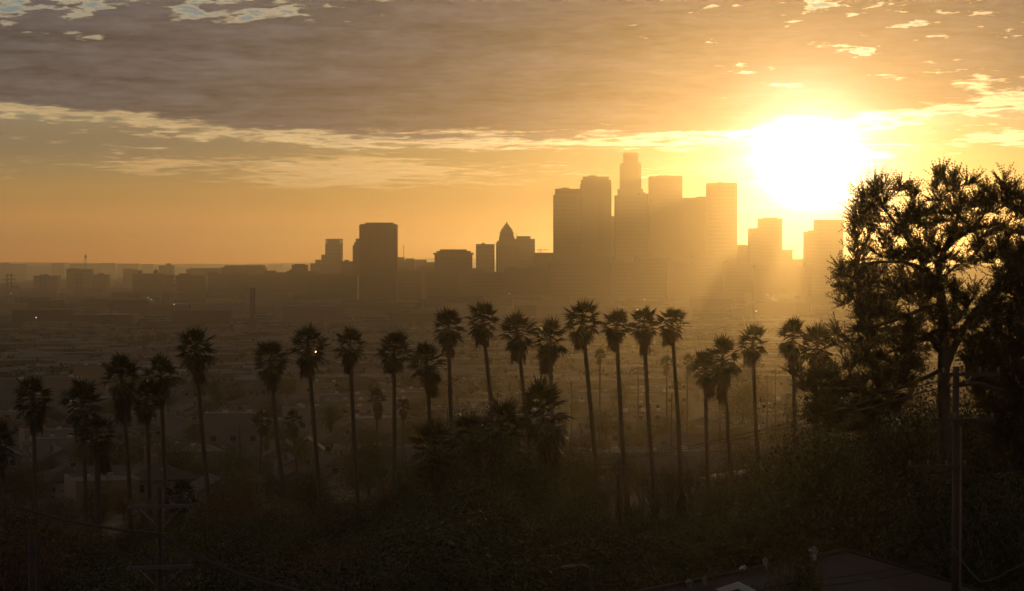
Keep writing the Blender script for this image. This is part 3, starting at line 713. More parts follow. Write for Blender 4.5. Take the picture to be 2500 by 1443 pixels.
tree_px('shrub', 4, 1966, 1300, 79, 34, 'tall leafy shoot with lit tips beside the roof turbine', 'shrub', P_=BUSH)
tree_px('leafy_tree', 2, 2085, 945, 150, 165, 'dense dark tree filling the space under the pine branches'); tree_px('leafy_tree', 1, 2215, 925, 138, 150, 'dark bushy tree behind the pine trunk'); tree_px('leafy_tree', 2, 2450, 930, 132, 170, 'broad dark tree at the right edge below the pine')
tree_px('leafy_tree', 1, 2150, 985, 145, 110, 'dark leafy tree just left of the pine trunk'); tree_px('leafy_tree', 0, 2285, 965, 142, 110, 'dark leafy tree right behind the pine trunk base'); tree_px('leafy_tree', 1, 2020, 1035, 155, 85, 'dark leafy tree under the lowest left pine branches'); tree_px('leafy_tree', 1, 2390, 985, 128, 110, 'dark leafy tree behind the crossarms of the right-hand pole')
tree_px('leafy_tree', 0, 1850, 1118, 190, 60, 'leafy shrub tree in front of the bright-edged stepped roofs'); tree_px('leafy_tree', 1, 1960, 1105, 170, 85, 'leafy tree at the foot of the palm beside the pine')
tree_px('leafy_tree', 2, 2330, 1120, 100, 190, 'shadowy tree behind the right-hand utility pole'); tree_px('leafy_tree', 0, 2520, 1150, 96, 160, 'shadowy tree cut by the right edge low down'); tree_px('leafy_tree', 1, 2130, 1180, 108, 130, 'shadowy tree between roof and pine foot')
tree_px('leafy_tree', 4, 40, 1255, 104, 130, 'brown-leaved tree with bare stems at the bottom left corner')
for px_, D_, lb in ((78, 99, 'left one of the two bare trunks at the bottom left'), (95, 100, 'right one of the two bare trunks at the bottom left')):
    p = at(px_, 1285, D_); g = gz(p.x, D_); t = thing('dead_tree', (p.x, D_, g - .2), lb, 'tree')
    MB().tube([(rnd.uniform(-.1, .1), 0, 0), (0, 0, (p.z - g) * .6), (rnd.uniform(-.12, .12), 0, p.z - g)], [.2, .15, .11], 7).build('trunk', 'bark', t, True)
    MB().tube([(0, 0, (p.z - g) * .7), (-.3, .1, (p.z - g) * .95), (-.4, .1, p.z - g + .5)], [.06, .045, .02], 5).build('limb', 'bark', t)
# leafless bushes in front of the group of four
def bare_shrub(seed, h):
    r = random.Random(seed); mb = MB()
    def grow(p, d, L, rad, lv):
        q = p + d * L; m_ = p + d * L * .5 + Vector((r.uniform(-1, 1), r.uniform(-1, 1), 0)) * L * .05
        mb.tube([p, m_, q], [rad, rad * .85, rad * .65], 3, False)
        if lv == 0: return
        for _ in range(r.choice((2, 2, 3))):
            nd = (d + Vector((r.uniform(-1, 1), r.uniform(-1, 1), r.uniform(-.1, .7))) * .42).normalized()
            grow(p + d * L * r.uniform(.7, 1.0), nd, L * r.uniform(.6, .85), rad * .62, lv - 1)
    for k in range(9):
        a = r.uniform(0, 6.28); grow(Vector((.3 * math.cos(a), .3 * math.sin(a), 0)), Vector((.4 * math.cos(a), .4 * math.sin(a), 1)).normalized(), h * r.uniform(.3, .42), .034, 4)
    return mb.mesh('stems', 'twig')
BARE = [bare_shrub(s, 5.0) for s in (61, 62, 63)]
for i, (px_, yt, D_) in enumerate(((1490, 1120, 205), (1560, 1085, 208), (1612, 1075, 212), (1668, 1065, 206), (1722, 1055, 210), (1775, 1075, 207), (1535, 1110, 196), (1640, 1095, 198), (1700, 1090, 196), (1470, 1150, 198), (1435, 1130, 207))):
    p = at(px_, yt, D_); g = gz(p.x, D_); t = thing('bare_shrub', (p.x, D_, g), 'leafless twiggy shrub standing before the palms below the towers', 'shrub', 'leafless shrubs before the palms', rnd.uniform(0, 6.28))
    k = (p.z - g) / 6.0; t.scale = (k, k, k); o = link('stems', BARE[i % 3], t); o['kind'] = 'stuff'

# ------------------------------------------------------------------ pines
def inside(poly, x, y):
    c = False; j = len(poly) - 1
    for i in range(len(poly)):
        xi, yi = poly[i]; xj, yj = poly[j]
        if (yi > y) != (yj > y) and x < (xj - xi) * (y - yi) / (yj - yi) + xi: c = not c
        j = i
    return c
def edge_dist(poly, x, y):
    b = 1e9
    for i in range(len(poly)):
        x0, y0 = poly[i]; x1, y1 = poly[(i + 1) % len(poly)]
        t = max(0, min(1, ((x - x0) * (x1 - x0) + (y - y0) * (y1 - y0)) / ((x1 - x0) ** 2 + (y1 - y0) ** 2 + 1e-9)))
        b = min(b, math.hypot(x - x0 - t * (x1 - x0), y - y0 - t * (y1 - y0)))
    return b
def pine(label, D, trunks, poly, holes, n_br, depth, seed, per=15, tuft=.23):
    r = random.Random(seed); nr = np.random.default_rng(seed)
    b = at(trunks[0][0][0][0], trunks[0][0][0][1], D); g = gz(b.x, D)
    t = thing('pine_tree', (b.x, D, g - .3), label, 'tree'); O = Vector((b.x, D, g - .3)); u = pxm(D)
    nodes = []
    for k, (pts, r0, r1, dz) in enumerate(trunks):
        P3 = [at(x, y, D + dz * (i / max(1, len(pts) - 1))) - O for i, (x, y) in enumerate(pts)]
        if k == 0: P3[0].z = 0.0
        # resample smoothly
        Q = []
        for i in range(len(P3) - 1):
            p0, p1, p2, p3 = P3[max(0, i-1)], P3[i], P3[i+1], P3[min(len(P3)-1, i+2)]
            for s_ in range(5):
                q = s_ / 5; Q.append(.5 * ((2*p1) + (p2-p0)*q + (2*p0-5*p1+4*p2-p3)*q*q + (3*p1-p0-3*p2+p3)*q**3))
        Q.append(P3[-1]); rs = [(r0 + (r1 - r0) * i / (len(Q) - 1)) * u for i in range(len(Q))]
        MB().tube(Q, rs, 9).build('trunk' if k == 0 else 'limb', 'bark', t, True)
        nodes += [(q, rr) for q, rr in zip(Q, rs) if (k > 0 or q.z > Q[-1].z * .30)]
    tips = []; xs = [p[0] for p in poly]; ys_ = [p[1] for p in poly]
    while len(tips) < n_br:
        x, y = r.uniform(min(xs), max(xs)), r.uniform(min(ys_), max(ys_))
        if not inside(poly, x, y) or any(((x - hx) / hr) ** 2 + ((y - hy) / hs) ** 2 < 1 for hx, hy, hr, hs in holes): continue
        ed = edge_dist(poly, x, y)
        if ed < 11: continue
        tips.append(at(x, y, D + r.uniform(-1, 1) * depth * min(1, .12 + ed / 130)) - O)
    tips.sort(key=lambda p: min((p - n[0]).length for n in nodes))
    br = MB(); tw = []; 
    for p in tips:
        N = np.array([tuple(n[0]) for n in nodes]); pv = np.array(tuple(p))
        dd = np.linalg.norm(N - pv, axis=1) + 1.1 * np.maximum(0, N[:, 2] - pv[2] + .1)
        n0, rr = nodes[int(np.argmin(dd))]; d = p - n0; L = d.length
        r_ = min(rr * .5, .014 + .012 * L)
        m1 = n0 + d * .35 + Vector((r.uniform(-.1, .1), r.uniform(-.1, .1), -.10)) * L * .8; m2_ = n0 + d * .7 + Vector((r.uniform(-.1, .1), r.uniform(-.1, .1), -.06)) * L * .8
        br.tube([n0, m1, m2_, p], [r_, r_ * .75, r_ * .5, .012], 5, False)
        nodes += [(m1, r_ * .75), (m2_, r_ * .5), (p, .014)]
        for k in range(per):
            q = r.uniform(.45, 1.0) if L > .8 else r.uniform(.1, 1); s0 = (m1.lerp(m2_, (q - .35) / .35) if q < .7 else m2_.lerp(p, (q - .7) / .3))
            dr = (d.normalized() * .9 + Vector((r.gauss(0, .55), r.gauss(0, .55), r.gauss(.5, .35)))).normalized(); l = r.uniform(.3, .95)
            br.tube([s0, s0 + dr * l], [.010, .006], 3, False)
            for f in (.3, .48, .66, .83, 1.0): tw.append((tuple(s0 + dr * l * f), tuple(dr)))
    br.build('branch', 'bark', t)
    Pn = np.repeat(np.array([a for a, _ in tw]), 11, 0); Dn = np.repeat(np.array([a for _, a in tw]), 11, 0)
    n = len(Pn); q = nr.normal(size=(n, 3)); q /= np.linalg.norm(q, axis=1)[:, None]; q = q * .6 + Dn * .8 + np.array([0, 0, .12]); q /= np.linalg.norm(q, axis=1)[:, None]
    sdv = np.cross(q, nr.normal(size=(n, 3))); sdv /= np.linalg.norm(sdv, axis=1)[:, None]; l = tuft * nr.uniform(.6, 1.15, n)[:, None]
    V = np.stack([Pn - sdv * .009, Pn + q * l * .55 + sdv * .0, Pn + q * l, Pn + sdv * .016 + q * l * .3], 1).reshape(-1, 3)
    c = link('needles', tri_mesh('needles', V, np.arange(len(V)).reshape(-1, 4), 'needle'), t); c['kind'] = 'stuff'
    return t
poly1 = [(2022, 622), (2050, 640), (2072, 600), (2066, 545), (2072, 490), (2105, 455), (2125, 428), (2165, 432), (2195, 418), (2225, 455), (2262, 468), (2275, 425), (2290, 405), (2318, 420), (2355, 392), (2385, 425), (2410, 450), (2425, 425), (2450, 410), (2480, 425), (2490, 470), (2520, 480), (2560, 600), (2520, 760), (2400, 700), (2370, 800), (2330, 860), (2280, 880), (2250, 930), (2210, 1000), (2120, 1075), (2040, 1065), (1990, 1050), (1935, 1015), (1975, 985), (1945, 955), (1912, 915), (1935, 890), (2000, 900), (2040, 880), (2028, 850), (2022, 780), (2060, 790), (2045, 740), (2038, 690)]
pine('large spreading pine with a forked trunk filling the right side', 118,
     [([(2308, 1180), (2305, 1000), (2304, 880), (2302, 780), (2296, 705)], 18, 11, 0), ([(2296, 712), (2270, 668), (2243, 652), (2205, 640)], 10, 4, 1.5), ([(2296, 708), (2292, 660), (2305, 610), (2330, 560), (2345, 500)], 9, 4, -1.0),
      ([(2306, 905), (2328, 850), (2362, 790), (2420, 715), (2500, 640)], 11, 7, 1.2), ([(2304, 850), (2285, 832), (2262, 828), (2232, 840)], 7, 3.5, -1.2), ([(2303, 800), (2270, 815), (2215, 840), (2150, 870)], 6, 3, 1.0),
      ([(2304, 780), (2330, 790), (2380, 722)], 5, 3, -.8), ([(2300, 740), (2240, 760), (2160, 790), (2090, 800)], 6, 2.5, -1.6), ([(2262, 662), (2225, 600), (2190, 550), (2150, 500)], 6, 2.5, .6),
      ([(2310, 596), (2370, 560), (2420, 500)], 5, 2.5, 1.4), ([(2304, 900), (2240, 930), (2140, 960), (2010, 940)], 6, 2.5, -1.0), ([(2210, 640), (2140, 640), (2070, 650)], 4, 2, .8)],
     poly1, [(2400, 665, 26, 30), (2352, 690, 22, 34), (2390, 745, 28, 22), (2270, 800, 22, 16), (2262, 870, 26, 14), (2352, 860, 14, 14), (2170, 470, 12, 10), (2240, 570, 14, 14)], 970, 2.5, 71, 14, .13)
poly2 = [(2345, 905), (2350, 840), (2372, 770), (2395, 735), (2440, 680), (2480, 610), (2530, 560), (2620, 540), (2720, 640), (2740, 850), (2700, 1080), (2560, 1180), (2450, 1160), (2400, 1080), (2375, 985)]
pine('second dense dark pine cut off by the right edge', 106,
     [([(2560, 1250), (2556, 1000), (2550, 800), (2560, 620)], 20, 8, 0), ([(2556, 900), (2480, 840), (2400, 800)], 8, 3, -1), ([(2552, 800), (2600, 720), (2660, 650)], 8, 3, 1), ([(2556, 960), (2470, 960), (2390, 940)], 7, 3, -1.5), ([(2556, 1000), (2640, 950), (2700, 900)], 7, 3, 1)],
     poly2, [], 950, 2.8, 72, 13, .15)

# ------------------------------------------------------------------ houses in the valley
def gable_house(w, d, h, rise, wallm, roofm, chim=True):
    t = link('house', None)
    wl = MB()
    wl.v += [(-w/2, -d/2, -1.2), (w/2, -d/2, -1.2), (w/2, d/2, -1.2), (-w/2, d/2, -1.2), (-w/2, -d/2, h), (w/2, -d/2, h), (w/2, d/2, h), (-w/2, d/2, h), (0, -d/2, h + rise), (0, d/2, h + rise)]
    wl.f += [(0, 1, 5, 8, 4), (1, 2, 6, 5), (2, 3, 7, 9, 6), (3, 0, 4, 7)]; wl.build('wall', wallm, t)
    o_ = .5; k = rise / (w / 2); rf = MB()
    for s_ in (-1, 1):
        pts = [(0, -d/2 - o_, h + rise + .12), (0, d/2 + o_, h + rise + .12), (s_ * (w/2 + o_), d/2 + o_, h - k * o_ + .12), (s_ * (w/2 + o_), -d/2 - o_, h - k * o_ + .12)]
        rf.slab(pts if s_ < 0 else pts[::-1], .16)
    roof = rf.build('roof', roofm, t)
    if chim: MB().box(w * .2, d * .15, h + rise * .35, .7, .7, rise * .9).build('chimney', 'brick', roof)
    for sx_, n in ((-1, 3), (1, 3)):
        for i in range(n): blk('window', 'glass', t, (sx_ * w / 2, -d/2 + d * (i + .5) / n, 1.0), (.16, 1.3, 1.25))
    for i in (-1, 1):
        blk('window', 'glass', t, (i * w * .27, -d/2, 1.0), (1.2, .16, 1.25)); blk('window', 'glass', t, (i * w * .27, d/2, 1.0), (1.2, .16, 1.25))
    blk('door', 'wood', t, (0, -d/2, 0), (1.0, .18, 2.1))
    return t
def hip_house(w, d, h, rise, wallm, roofm):
    t = link('house', None); MB().box(0, 0, -1.2, w, d, h + 1.2).build('wall', wallm, t)
    o_ = .55; r_ = max(.6, (d - w) / 2); a, b = w/2 + o_, d/2 + o_; rf = MB()
    rf.v += [(-a, -b, h), (a, -b, h), (a, b, h), (-a, b, h), (0, -r_, h + rise), (0, r_, h + rise), (-a, -b, h - .15), (a, -b, h - .15), (a, b, h - .15), (-a, b, h - .15)]
    rf.f += [(0, 1, 4), (1, 2, 5, 4), (2, 3, 5), (3, 0, 4, 5), (6, 7, 1, 0), (7, 8, 2, 1), (8, 9, 3, 2), (9, 6, 0, 3)]
    roof = rf.build('roof', roofm, t); MB().lathe([(.09, 0), (.09, 1.0)], 8, (w * .2, 0, h + rise * .4)).build('vent_pipe', 'metal', roof)
    for sx_ in (-1, 1):
        for i in range(3): blk('window', 'glass', t, (sx_ * w / 2, -d/2 + d * (i + .5) / 3, 1.0), (.16, 1.5, 1.2))
        blk('window', 'glass', t, (sx_ * w * .27, -d/2, 1.0), (1.5, .16, 1.2))
    blk('door', 'wood', t, (0, -d/2, 0), (1.0, .18, 2.1))
    return t
def flat_house(w, d, h, wallm, roofm, floors=1, vents=2):
    t = link('flat_building', None); MB().box(0, 0, -1.4, w, d, h + 1.4).build('wall', wallm, t)
    roof = MB().box(0, 0, h - .05, w - .5, d - .5, .12).build('roof', roofm, t)
    for s_ in (-1, 1):
        blk('parapet', wallm, t, (s_ * (w/2 - .11), 0, h + .002), (.26, d + .06, .5)); blk('parapet', wallm, t, (0, s_ * (d/2 - .11), h + .003), (w - .3, .26, .48))
    for k in range(vents): blk('roof_unit', 'metal', roof, (w * (.25 - .4 * k), d * (.1 - .25 * k), h + .06), (1.4, 1.1, .9))
    for f in range(floors):
        for i in range(int(w / 4)): blk('window', 'glass', t, (-w/2 + (i + .5) * w / int(w / 4), -d/2, 1.0 + 2.9 * f), (1.5, .16, 1.3))
        for i in range(int(d / 5)): blk('window', 'glass', t, (-w/2, -d/2 + (i + .5) * d / int(d / 5), 1.0 + 2.9 * f), (.16, 1.5, 1.3))
    blk('door', 'steel', t, (w * .3, -d/2, 0), (2.4, .18, 2.6))
    return t
def place(o, x, y, rz, label, group=None, s=1.0, dz=0.0):
    o.location = (x, y, gz(x, y) + dz); o.rotation_euler = (0, 0, rz); o.scale = (s, s, s); return tag(o, label, 'house', group)
protos = []
for wm, wn in (('plaster_w', 'white'), ('plaster_b', 'beige'), ('plaster_g', 'grey')):
    protos += [(gable_house(8.5, 12, 3.0, 2.2, wm, 'shingle'), wn + '-walled gabled house in the murky valley beyond the palms', 8), (hip_house(10, 13, 3.0, 2.1, wm, 'shingle_b'), wn + '-walled house with hipped brown roof in the murky valley', 8),
               (flat_house(12, 16, 5.8, wm, 'roof_dark', 2), wn + '-walled two-storey flat-roofed building in the murky valley', 10), (flat_house(18, 24, 4.6, wm, 'roof_flat', 1, 2), wn + '-walled flat pale-roofed workshop in the murky valley', 15)]
HERO = []       # (x, y, radius) kept free for buildings seen clearly
def hero(o, px, D, rz, label, dz=0.0, clear=14):
    x = (px - 1250) / F * D; place(o, x, D, rz, label, dz=dz); HERO.append((x, D, clear)); return o
def hgt(px, py, D): return at(px, py, D).z - gz((px - 1250) / F * D, D)
hero(gable_house(7.0, 11, 4.3, 2.6, 'plaster_w', 'shingle', False), 752, 585, R(4), 'white gabled house with dark upper windows behind the leaning palms')
hero(gable_house(4.6, 9, 3.8, 2.4, 'plaster_w', 'shingle', False), 700, 580, R(4), 'small white gabled house left of the larger white gabled one')
hero(flat_house(15.5, 12, hgt(572, 1010, 640), 'plaster_g', 'roof_flat', 2), 572, 640, R(3), 'long grey two-storey building with a pale top band at lower left', clear=16)
hero(flat_house(8, 10, hgt(722, 997, 720), 'plaster_w', 'roof_flat', 2, 1), 722, 720, R(5), 'tall pale box-like house behind the white gabled pair')
hero(hip_house(11, 13, 3.4, 2.4, 'plaster_b', 'shingle_b'), 820, 650, R(12), 'brown hip-roofed house right of the white gabled pair')
hero(flat_house(30, 18, hgt(90, 926, 900), 'plaster_g', 'roof_flat', 1, 2), 85, 900, R(-2), 'long low pale building behind the far-left palms', clear=24)
hero(flat_house(11, 14, hgt(155, 922, 870), 'plaster_w', 'roof_flat', 1, 1), 152, 866, R(-2), 'bright white end block of the long low building at the far left', clear=12)
hero(flat_house(14, 12, hgt(222, 893, 1040), 'plaster_b', 'roof_flat', 1, 2), 222, 1040, R(4), 'low beige building with two roof units above the left palms')
hero(flat_house(15, 15, hgt(1462, 1105, 500), 'plaster_g', 'roof_flat', 1, 2), 1462, 500, R(10), 'low building with a pale reflecting flat roof left of the leafless shrubs', clear=15)
hero(flat_house(18, 14, hgt(1620, 1103, 510), 'plaster_g', 'roof_flat', 1, 2), 1622, 510, R(6), 'low building with a pale reflecting flat roof behind the leafless shrubs', clear=15)
hero(flat_house(6.0, 8, hgt(1402, 1108, 420), 'plaster_w', 'roof_dark', 2, 1), 1402, 420, R(14), 'pale blank-walled house right of the thick-skirted low palm', clear=10)
hero(gable_house(8.5, 11, 3.6, 2.6, 'plaster_w', 'roof_flat'), 1915, 620, R(-12), 'white gabled house with a pale roof left of the pine')
hero(gable_house(8, 11, 3.0, 2.3, 'plaster_w', 'shingle'), 862, 800, R(30), 'white gable peeping above trees in the middle distance')
hero(flat_house(22, 16, hgt(1985, 1098, 480), 'plaster_b', 'roof_flat', 1, 2), 1960, 480, R(-6), 'low beige building under the half-hidden palm by the pine', clear=15)
# the stepped roofs whose edges catch the sun
t = thing('stepped_roof_building', ((1800 - 1250) / F * 335, 335, gz(31, 335)), 'building with stepped pale roof panels whose edges catch the sun', 'house')
O_ = t.location; HERO.append((O_.x, 335, 14))
zr = at(1800, 1166, 335).z - O_.z
blk('wall', 'plaster_w', t, (0, 3.2, -1), (9.0, 6, zr + .6), R(8))
for k in range(5):
    px0, px1, yk = 1726 + 37 * k, 1760 + 37 * k, 1170 - 5.2 * k
    a, b = at(px0, yk, 332 + k * 1.0) - O_, at(px1, yk - 5.5, 332 + k * 1.0) - O_
    MB().slab([(a.x, a.y, a.z), (b.x, b.y, b.z), (b.x + .5, b.y + 4.5, b.z + .22), (a.x + .5, a.y + 4.5, a.z + .22)], .14).build('roof_panel', 'metal', t)
for k in range(3): blk('window', 'glass', t, (-2.6 + 2.4 * k, .25, zr - 2.0), (1.3, .2, 1.1), R(8))
# a street with parked cars
def sheet_strip(name, pts, width, m, lift=.10):
    mb = MB(); L = []
    for i, (x, y) in enumerate(pts):
        d = Vector(pts[min(i + 1, len(pts) - 1)]) - Vector(pts[max(0, i - 1)]); n = Vector((-d.y, d.x)).normalized() * width / 2
        L.append([(x + n.x, y + n.y, gz(x + n.x, y + n.y) + lift), (x - n.x, y - n.y, gz(x - n.x, y - n.y) + lift)])
    for a, b in zip(L, L[1:]): mb.poly([a[1], b[1], b[0], a[0]])
    return tag(mb.build(name, m), kind='structure')
ST = [(-110 + 8 * k, 548 + 1.2 * k) for k in range(28)]
sheet_strip('road', ST, 9, 'asphalt')
for q in (-1, 1):
    kb = MB()
    for (x, y), (x2, y2) in zip(ST, ST[1:]): kb.tube([(x, y + q * 4.7, gz(x, y + q * 4.7) + .08), (x2, y2 + q * 4.7, gz(x2, y2 + q * 4.7) + .08)], .14, 4)
    tag(kb.build('kerb', 'concrete'), kind='structure')
def car(px, D, rz, label, van=False):
    x = (px - 1250) / F * D; t = thing('parked_car', (x, D, gz(x, D) + .11), label, 'car', 'cars parked along the valley street', rz)
    h = 1.95 if van else 1.45; bd = MB()
    prof = [(-2.2, .35), (2.2, .35), (2.25, .75), (1.5, .9), (.8, h - .05), (-1.6 if not van else -2.15, h), (-2.2, .95)]
    k = len(bd.v); n = len(prof)
    for s_ in (-.88, .88): bd.v += [(a, s_ * (1 if b < 1 else .86), b) for a, b in prof]
    bd.f += [tuple(range(k, k + n)), tuple(range(k + 2*n - 1, k + n - 1, -1))] + [(k+i, k+n+i, k+n+(i+1) % n, k+(i+1) % n) for i in range(n)]
    bd.build('body', 'carpaint', t)
    for s_ in (-1, 1):
        MB().box(-.35, s_ * .83, .98, 2.0, .1, .38).build('side_window', 'glass', t)
        for a in (-1.35, 1.4):
            w_ = MB().lathe([(.20, -.1), (.33, -.09), (.33, .09), (.20, .1)], 12).build('wheel', 'rubber', t); w_.rotation_euler = (math.pi / 2, 0, 0); w_.location = (a, s_ * .82, .33)
    MB().poly([(1.42, -.7, .95), (1.42, .7, .95), (.86, .62, h - .12), (.86, -.62, h - .12)]).build('windscreen', 'glass', t)
car(672, 548.5 + 2.5, R(8), 'pale van parked in front of the small white gabled house', True); car(716, 553.0 + 1.5, R(6), 'pale car right of the parked van in the valley street'); car(632, 544.5 + 1.5, R(8), 'pale car left of the parked van in the valley street')
# the rest of the near valley
PL = []
def free(x, y, r):
    return all((x - a) ** 2 + (y - b) ** 2 > (r + c) ** 2 for a, b, c in HERO) and all((x - a) ** 2 + (y - b) ** 2 > (r + c) ** 2 for a, b, c in PL) and not (-115 < x < 112 and abs(y - (548 + .15 * (x + 110))) < r + 4)
n_h = 0; tries = 0; used = set()
while n_h < 235 and tries < 9000:
    tries += 1; D = 400 + 800 * rnd.random() ** 1.25; x = rnd.uniform(-.235, .235) * D
    k = rnd.randrange(12) if D > 620 else rnd.choice((0, 1, 4, 5, 8, 9, 2, 6))
    o, lb, rad = protos[k]
    if not free(x, D, rad * .85): continue
    PL.append((x, D, rad * .85)); n_h += 1
    c = o if k not in used else copy_tree(o); used.add(k)
    place(c, x, D, R(18) + rnd.choice((0, 1, 2, 3)) * math.pi / 2 + rnd.uniform(-.08, .08), lb, lb.split(' in the')[0] + 's of the valley', rnd.uniform(.85, 1.15))
for k in range(12):
    if k not in used:
        def kill(o):
            for ch in list(o.children): kill(ch)
            bpy.data.objects.remove(o)
        kill(protos[k][0])
tl = ['rounded leafy tree among the valley houses', 'dark upright tree among the valley houses', 'broad dark tree among the valley houses', 'slim cypress among the valley houses', 'brownish tree among the valley houses']
n_t = 0; tries = 0
while n_t < 230 and tries < 9000:
    tries += 1; D = 285 + 900 * rnd.random() ** 1.4; x = rnd.uniform(-.235, .235) * D; k = rnd.choice((0, 0, 1, 2, 2, 1, 3, 4))
    if not free(x, D, 2.2 if D > 400 else 3.5): continue
    PL.append((x, D, 2.0)); n_t += 1
    s = rnd.uniform(.7, 1.25) * (1.0 if D > 380 else .75)
    if D < 330: s = min(s, .7)
    plant('valley_tree', TREES[k], (x, D, gz(x, D)), s, tl[k], 'tree', tl[k].split(' among')[0] + 's of the valley')
tree_px('valley_tree', 2, 1815, 895, 700, 60, 'wide domed tree in the golden haze right of the group of four palms'); tree_px('valley_tree', 0, 1900, 1028, 600, 22, 'round tree in front of the white gabled house left of the pine'); tree_px('valley_tree', 3, 806, 978, 690, 9, 'thin cypress above the brown hip-roofed house')
# the far city as one mass: buildings and trees beyond counting
def far_city():
    r = np.random.default_rng(5); V = []; Fc = []; MI = []
    mats_ = ['plaster_b', 'far_wall', 'plaster_g', 'far_wall', 'far_wall', 'far_roof', 'roof_dark', 'shingle', 'shingle_b']
    def add(x, y, w_, d_, h, rz, wi, ri, rise):
        k = len(V); c, s_ = math.cos(rz), math.sin(rz); z = gz(x, y) - 1.5
        for zz, q in ((z, 1), (z + h + 1.5, 1)):
            for a, b in ((-1, -1), (1, -1), (1, 1), (-1, 1)):
                u, v = a * w_ / 2, b * d_ / 2; V.append((x + u * c - v * s_, y + u * s_ + v * c, zz))
        for i in range(4): Fc.append((k+i, k+(i+1) % 4, k+4+(i+1) % 4, k+4+i)); MI.append(wi)
        if rise:
            for b in (-1, 1): v = b * d_ / 2; V.append((x - v * s_, y + v * c, z + h + 1.5 + rise))
            Fc.extend([(k+4, k+5, k+8), (k+6, k+7, k+9)]); MI.extend([wi, wi])
            Fc.extend([(k+5, k+6, k+9, k+8), (k+7, k+4, k+8, k+9)]); MI.extend([ri, ri])
        else: Fc.append((k+4, k+5, k+6, k+7)); MI.append(ri)
    for i in range(3300):
        D = 1150 + 2100 * r.random() ** .8; x = r.uniform(-.24, .24) * D
        if r.random() < .55: add(x, D, r.uniform(8, 12), r.uniform(10, 15), r.uniform(2.8, 5.5), R(18) + r.integers(4) * math.pi / 2, int(r.integers(3)), 7 + int(r.integers(2)), r.uniform(1.4, 2.4))
        else: add(x, D, r.uniform(12, 40), r.uniform(12, 40), r.uniform(3.5, 8), R(18), int(r.integers(5)), 5 + int(r.integers(2)), 0)
    for i in range(2600):
        D = 2600 + 8500 * r.random() ** 1.1; x = r.uniform(-.24, .24) * D; q = r.random()
        h = r.uniform(5, 12) if q < .85 else r.uniform(12, 26)
        add(x, D, r.uniform(18, 90), r.uniform(18, 60), h, r.normal(0, .2), int(r.integers(5)), 5 + int(r.integers(2)), 0)
    me = bpy.data.meshes.new('far_buildings'); me.from_pydata(V, [], Fc)
    for m_ in mats_: me.materials.append(M[m_])
    me.polygons.foreach_set('material_index', MI); me.update()
    tag(link('far_buildings', me), 'mass of low hazy buildings spread over the plain before downtown', 'buildings', kind='stuff')
    # trees
    n = 7000; D = 1100 + 4200 * r.random(n) ** .9; x = r.uniform(-.24, .24, n) * D; z = ground_z(x, D); hh = r.uniform(2.5, 6.0, n); per = 36
    P_ = np.repeat(np.stack([x, D, z + hh * .95], 1), per, 0); dv = r.normal(size=(n * per, 3)); dv /= np.linalg.norm(dv, axis=1)[:, None]
    P_ = P_ + dv * np.repeat(np.stack([hh * .9, hh * .9, hh * .75], 1), per, 0) * r.uniform(.35, 1.0, (n * per, 1))
    Vv, Ff = leaves_at(P_, 1.9, r, .8)
    Vv[:, 2] = np.maximum(Vv[:, 2], np.repeat(np.repeat(z, per), 4) + .02)
    tag(link('far_trees', tri_mesh('far_trees', Vv, Ff, 'leaf_d')), 'scattered dark treetops merging into the hazy plain', 'trees', kind='stuff')
far_city()
# street lamps already lit on the plain
for px_, py_, D_, m_, lb in ((362, 727.5, 2600, 'lamp_w', 'left one of two white lit lamps high on the left plain'), (369, 731.5, 2550, 'lamp_w', 'right one of two white lit lamps high on the left plain'), (425, 743.5, 2300, 'lamp_y', 'amber lit lamp on the left plain'), (26, 717, 2700, 'lamp_w', 'white lit lamp at the far left of the plain'),
                             (88, 775.5, 1900, 'lamp_w', 'white lit lamp above the far-left warehouses'), (1243, 717, 2600, 'lamp_w', 'white lit lamp below the civic tower'), (1574, 731, 2500, 'lamp_y', 'amber lit lamp just above the group of four palms'), (1846, 760, 2000, 'lamp_y', 'amber lit lamp in the haze right of the group of four palms')):
    p = at(px_, py_, D_); g = gz(p.x, D_); t = thing('lamp_post', (p.x, D_, g), lb, 'street lamp'); h = p.z - g
    MB().tube([(0, 0, -.3), (0, 0, h)], [.25, .14], 6).build('pole', 'steel', t); MB().lathe([(.2, 0), (.42, .15), (.42, .5), (.2, .65)], 10, (0, 0, h - .2)).build('lamp_head', m_, t)

# ------------------------------------------------------------------ utility poles and wires
def upole(px, ytop, D, arms, label, group=None, rpx=None, rz=0.0, arm_len=2.4, tank=False, braces=False, armm='armwood'):
    p = at(px, ytop, D); g = gz(p.x, D); t = thing('utility_pole', (p.x, D, g), label, 'utility pole', group, rz); h = p.z - g
    r_ = (rpx or 9) * pxm(D)
    MB().tube([(0, 0, -.5), (0, 0, h * .5), (0, 0, h)], [r_ * 1.15, r_, r_ * .85], 9).build('pole', 'wood', t, True)
    for k, (ya, side) in enumerate(arms):
        z = at(px, ya, D).z - g
        cx = side * arm_len * .42
        a = MB().box(cx, -r_ - .05, z - .06, arm_len, .10, .13).build('crossarm', armm, t)
        for i in range(4):
            xx = cx - arm_len * .45 + arm_len * .3 * i
            MB().lathe([(.03, 0), (.03, .08), (.055, .10), (.055, .16), (.02, .2)], 8, (xx, -r_ - .05, z + .07)).build('insulator', 'concrete', a)
        if braces:
            for s_ in (-1, 1): MB().tube([(s_ * .75, -r_ - .08, z - .06), (s_ * r_ * .6, -r_ - .08, z - .75)], .02, 4).build('brace', 'steel', t)
    if tank: MB().lathe([(.24, 0), (.27, .05), (.27, .8), (.2, .88)], 12, (.42, 0, h - 2.6)).build('transformer', 'steel', t)
    return t
